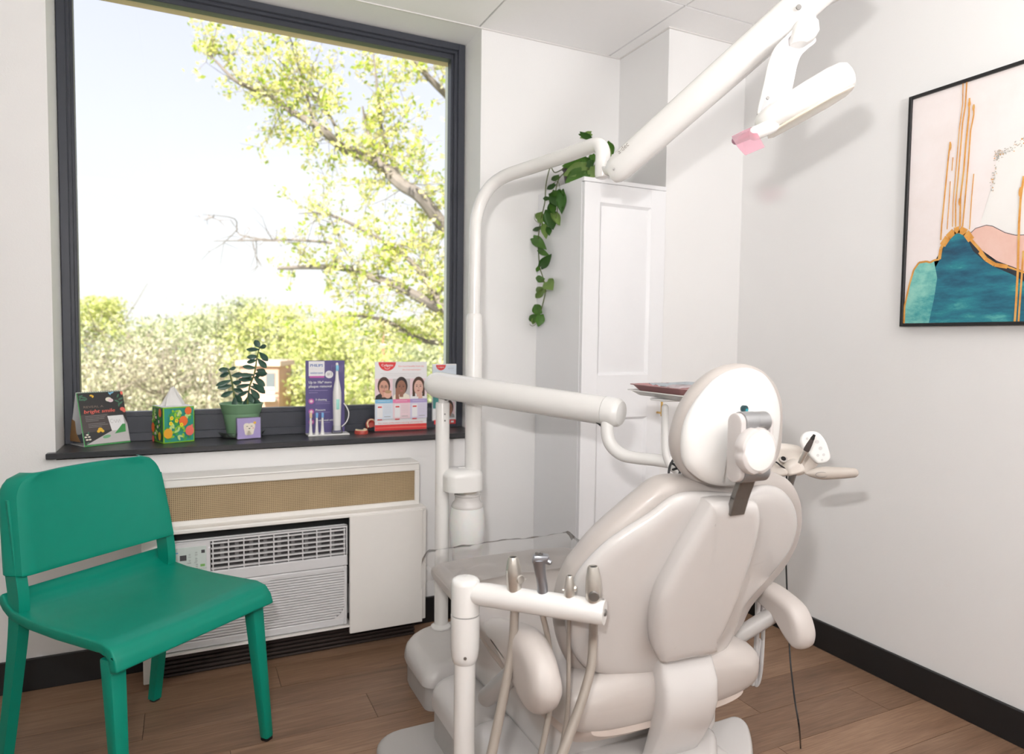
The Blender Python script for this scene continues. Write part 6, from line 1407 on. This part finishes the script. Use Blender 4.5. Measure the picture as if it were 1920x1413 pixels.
for P_, R_l, D_ in LIMBS:
    pts = [PD(x, y, D_+.25*math.sin(i*1.3)) for i, (x, y) in enumerate(P_)]
    bm = BM(); tube(bm, pts, R_l, 8, n=4); obj('limb', bm, M_bark, t)
    bare = P_[0] in ((620, 455), (530, 452))
    for i in range(len(pts)-1):
        L_ = (pts[i+1]-pts[i]).length
        for k in range(int(L_*(3 if bare else 6))+1):
            base = pts[i].lerp(pts[i+1], rt.random()); d = Vector((rt.gauss(0, 1), rt.gauss(0, .8), rt.gauss(.25, 1))).normalized(); ln = rt.uniform(.3, .85)*(.7 if bare else 1)
            tip = base+d*ln; mid = base+d*ln*.5+Vector((0, 0, -.04)); tube(TW, [base, mid, tip], [.008, .006, .003], 3, n=2, cap='flat')
            subs = [(mid, ln*.55), (tip, ln*.4), (base.lerp(mid, .5), ln*.4)]
            for sp, sl in subs:
                for q in range(2):
                    d2 = (d+Vector((rt.gauss(0, .8), rt.gauss(0, .8), rt.gauss(0, .8)))).normalized(); e2 = sp+d2*sl; tube(TW, [sp, e2], [.004, .002], 3, spline=False, cap='flat')
                    if not bare:
                        for w in range(12): c = sp.lerp(e2, rt.random()**.6); LC.append((c.x+rt.gauss(0, .05), c.y+rt.gauss(0, .05), c.z+rt.gauss(0, .05)))
obj('twigs', TW, M_bark, t, kind='stuff')
leaves_mesh(LC, .040, LM_near, 'foliage', t)
def far_tree(x, ytop, d, wid, m, lab, n=2600, ls=.22, bark=M_barkp, sparse=1.0, seed=0):
    r = random.Random(seed); tp = PD(x, ytop, d); h = tp.z-ground_z; c = Vector((tp.x, tp.y, ground_z))
    t = thing('tree', lab, 'tree', c, 'trees in the row beyond the window')
    bm = BM(); tube(bm, [c, c+UP*h*.4+Vector((r.uniform(-.3, .3), 0, 0)), c+UP*h*.9], [.028*h, .02*h, .006*h], 7); B = []
    for k in range(22):
        a = r.uniform(0, 6.28); z0 = r.uniform(.12, .75)*h; l = wid*.55*r.uniform(.6, 1.1); e = Vector((math.cos(a)*l, math.sin(a)*l, l*r.uniform(.3, .9))); tube(bm, [c+UP*z0, c+UP*(z0+e.z*.3)+Vector((e.x*.5, e.y*.5, 0)), c+UP*z0+e], [.008*h, .005*h, .002*h], 4, n=2, cap='flat')
    obj('trunk', bm, bark, t)
    cl = []
    for k in range(26):
        a = r.uniform(0, 6.28); u = r.random()**.5; zf = r.uniform(.1, .96); rr_ = wid*.5*math.sin(math.pi*min(.98, zf*.9+.12))**.6*u; cl.append((c.x+math.cos(a)*rr_, c.y+math.sin(a)*rr_, c.z+h*zf, r.uniform(.6, 1.2)*wid*.14))
    C = np.array(cl); idx = np.random.randint(0, len(C), int(n*sparse)); g = np.random.normal(size=(len(idx), 3)); P_ = C[idx, :3]+g*C[idx, 3:4]*.8
    P_ = P_[P_[:, 2] < tp.z+.2]
    leaves_mesh(P_, ls, {'b': LM_beige, 'l': LM_lime, 'g': LM_green}[m], 'foliage', t)
far = [(190, 560, 58, 9, 'l', 'pale lime tree topping the row at the left side of the window'), (130, 575, 62, 10, 'g', 'dull green tree cut by the left window frame'), (260, 600, 55, 8, 'g', 'dull green tree in the row above the gap between calendar and tissue box'),
 (225, 640, 42, 7, 'b', 'thin beige budding tree standing above the desk calendar'), (330, 625, 44, 9, 'b', 'wide beige budding tree standing above the tissue box'), (410, 575, 62, 9, 'g', 'dull green tree rising above the left stem of the jade plant'),
 (300, 655, 36, 6, 'b', 'low beige budding tree just left of the tissue tip'), (170, 665, 34, 6, 'b', 'low beige budding tree in the lower left corner of the window'), (395, 650, 38, 6, 'b', 'low beige budding tree between the tissue and the jade plant'),
 (465, 560, 60, 8, 'g', 'dull green tree rising above the tall stem of the jade plant'), (520, 575, 58, 9, 'l', 'lime tree in the row between the jade plant and the purple display'), (560, 640, 62, 7, 'g', 'dull green tree just left above the purple display card'),
 (600, 610, 48, 8, 'l', 'lime tree rising straight above the purple display card'), (660, 590, 60, 10, 'l', 'broad lime tree between the purple display and the utility pole'), (610, 690, 34, 5, 'l', 'small lime tree hidden mostly behind the purple display card'),
 (720, 600, 52, 9, 'g', 'dull green tree directly behind the utility pole'), (690, 640, 38, 7, 'l', 'near lime tree just left of the utility pole base'), (790, 600, 50, 9, 'l', 'lime tree above the red and white leaflet'),
 (850, 570, 58, 10, 'l', 'lime tree meeting the right window frame'), (820, 650, 38, 7, 'g', 'near green tree above the right end of the leaflet'), (440, 640, 80, 9, 'g', 'distant green tree left of the pinkish house'),
 (572, 700, 36, 4, 'g', 'small green tree just right of the pinkish house'), (365, 595, 90, 12, 'g', 'farthest hazy green tree behind the row above the tissue box'), (900, 620, 44, 9, 'l', 'lime tree partly behind the right window frame'),
 (60, 620, 50, 9, 'g', 'green tree mostly hidden behind the left window frame'), (452, 690, 40, 3.5, 'b', 'small beige tree right behind the jade plant')]
for i, (x, y, d, w, m, lab) in enumerate(far): far_tree(x, y, d, w, m, lab, n=6000 if m != 'b' else 2600, ls=.0030*d, seed=i)
# pink brick house behind the trees
hd0 = 33.0; a = PD(450, 690, hd0); b = PD(522, 690, hd0); zt3 = PD(505, 676, hd0).z
t = thing('house', 'pinkish brick house with a dark window and white railing among the far trees', 'house', ((a.x+b.x)/2, a.y+2.5, ground_z))
uh = (b-a); uh.z = 0; Wh = uh.length; uh.normalize(); vh = UP.cross(uh); vh = vh if vh.y > 0 else -vh
a.z = ground_z
def hbox(u0, u1, d0, d1, z0, z1, m, name, parent=t):
    bm = BM(); c = a+uh*(u0+u1)/2+vh*(d0+d1)/2; obox(bm, Vector((c.x, c.y, (z0+z1)/2)), uh, vh, UP, u1-u0, d1-d0, z1-z0); return obj(name, bm, m, parent, smooth=False)
M_hb = mat('pink_brick_far', (.62, .36, .29), .9, var=.1, scale=2); M_hr = mat('house_roof_cream', (.70, .50, .42), .8); M_hw = mat('far_window_dark', (.16, .18, .20), .3); M_rail = mat('far_white_rail', (.85, .85, .85), .5)
hbox(0, Wh, 0, 1.9, ground_z, zt3-.25, M_hb, 'wall'); hbox(-.15, Wh+.15, -.2, 2.0, zt3-.25, zt3, M_hr, 'roof')
zw1, zw0 = PD(505, 699, hd0).z, PD(505, 728, hd0).z
w = hbox(Wh*.68, Wh*.91, -.04, .05, zw0, zw1, M_hw, 'window'); zr = PD(505, 735, hd0).z
for k in range(3): hbox(Wh*.62, Wh*.96, -.35, -.30, zr-.25+.22*k, zr-.19+.22*k, M_rail, 'rail')
hbox(Wh*.61, Wh*.97, -.4, 0, zr-.40, zr-.28, M_rail, 'balcony_slab')
# utility pole with wires
pd = 40.0; p = PD(719, 600, pd)
t = thing('utility_pole', 'thin reddish utility pole with white insulators in front of the far lime trees', 'pole', (p.x, p.y, ground_z))
bm = BM(); tube(bm, [(p.x, p.y, ground_z), (p.x, p.y, p.z)], [.10, .07], 10, spline=False, cap='flat'); obj('pole', bm, mat('pole_red_brown', (.42, .20, .13), .8), t)
for y in (607, 627, 645):
    q = PD(719, y, pd); bm = BM(); obox(bm, q, CR, CF, UP, .9, .08, .06); obj('crossarm', bm, M_rail, t, smooth=False)
    bm = BM(); tube(bm, [q-CR*.4, PD(560, y+20, 60), PD(300, y+6, 90)], .018, 4, cap='flat'); obj('wire', bm, M_rail, t)
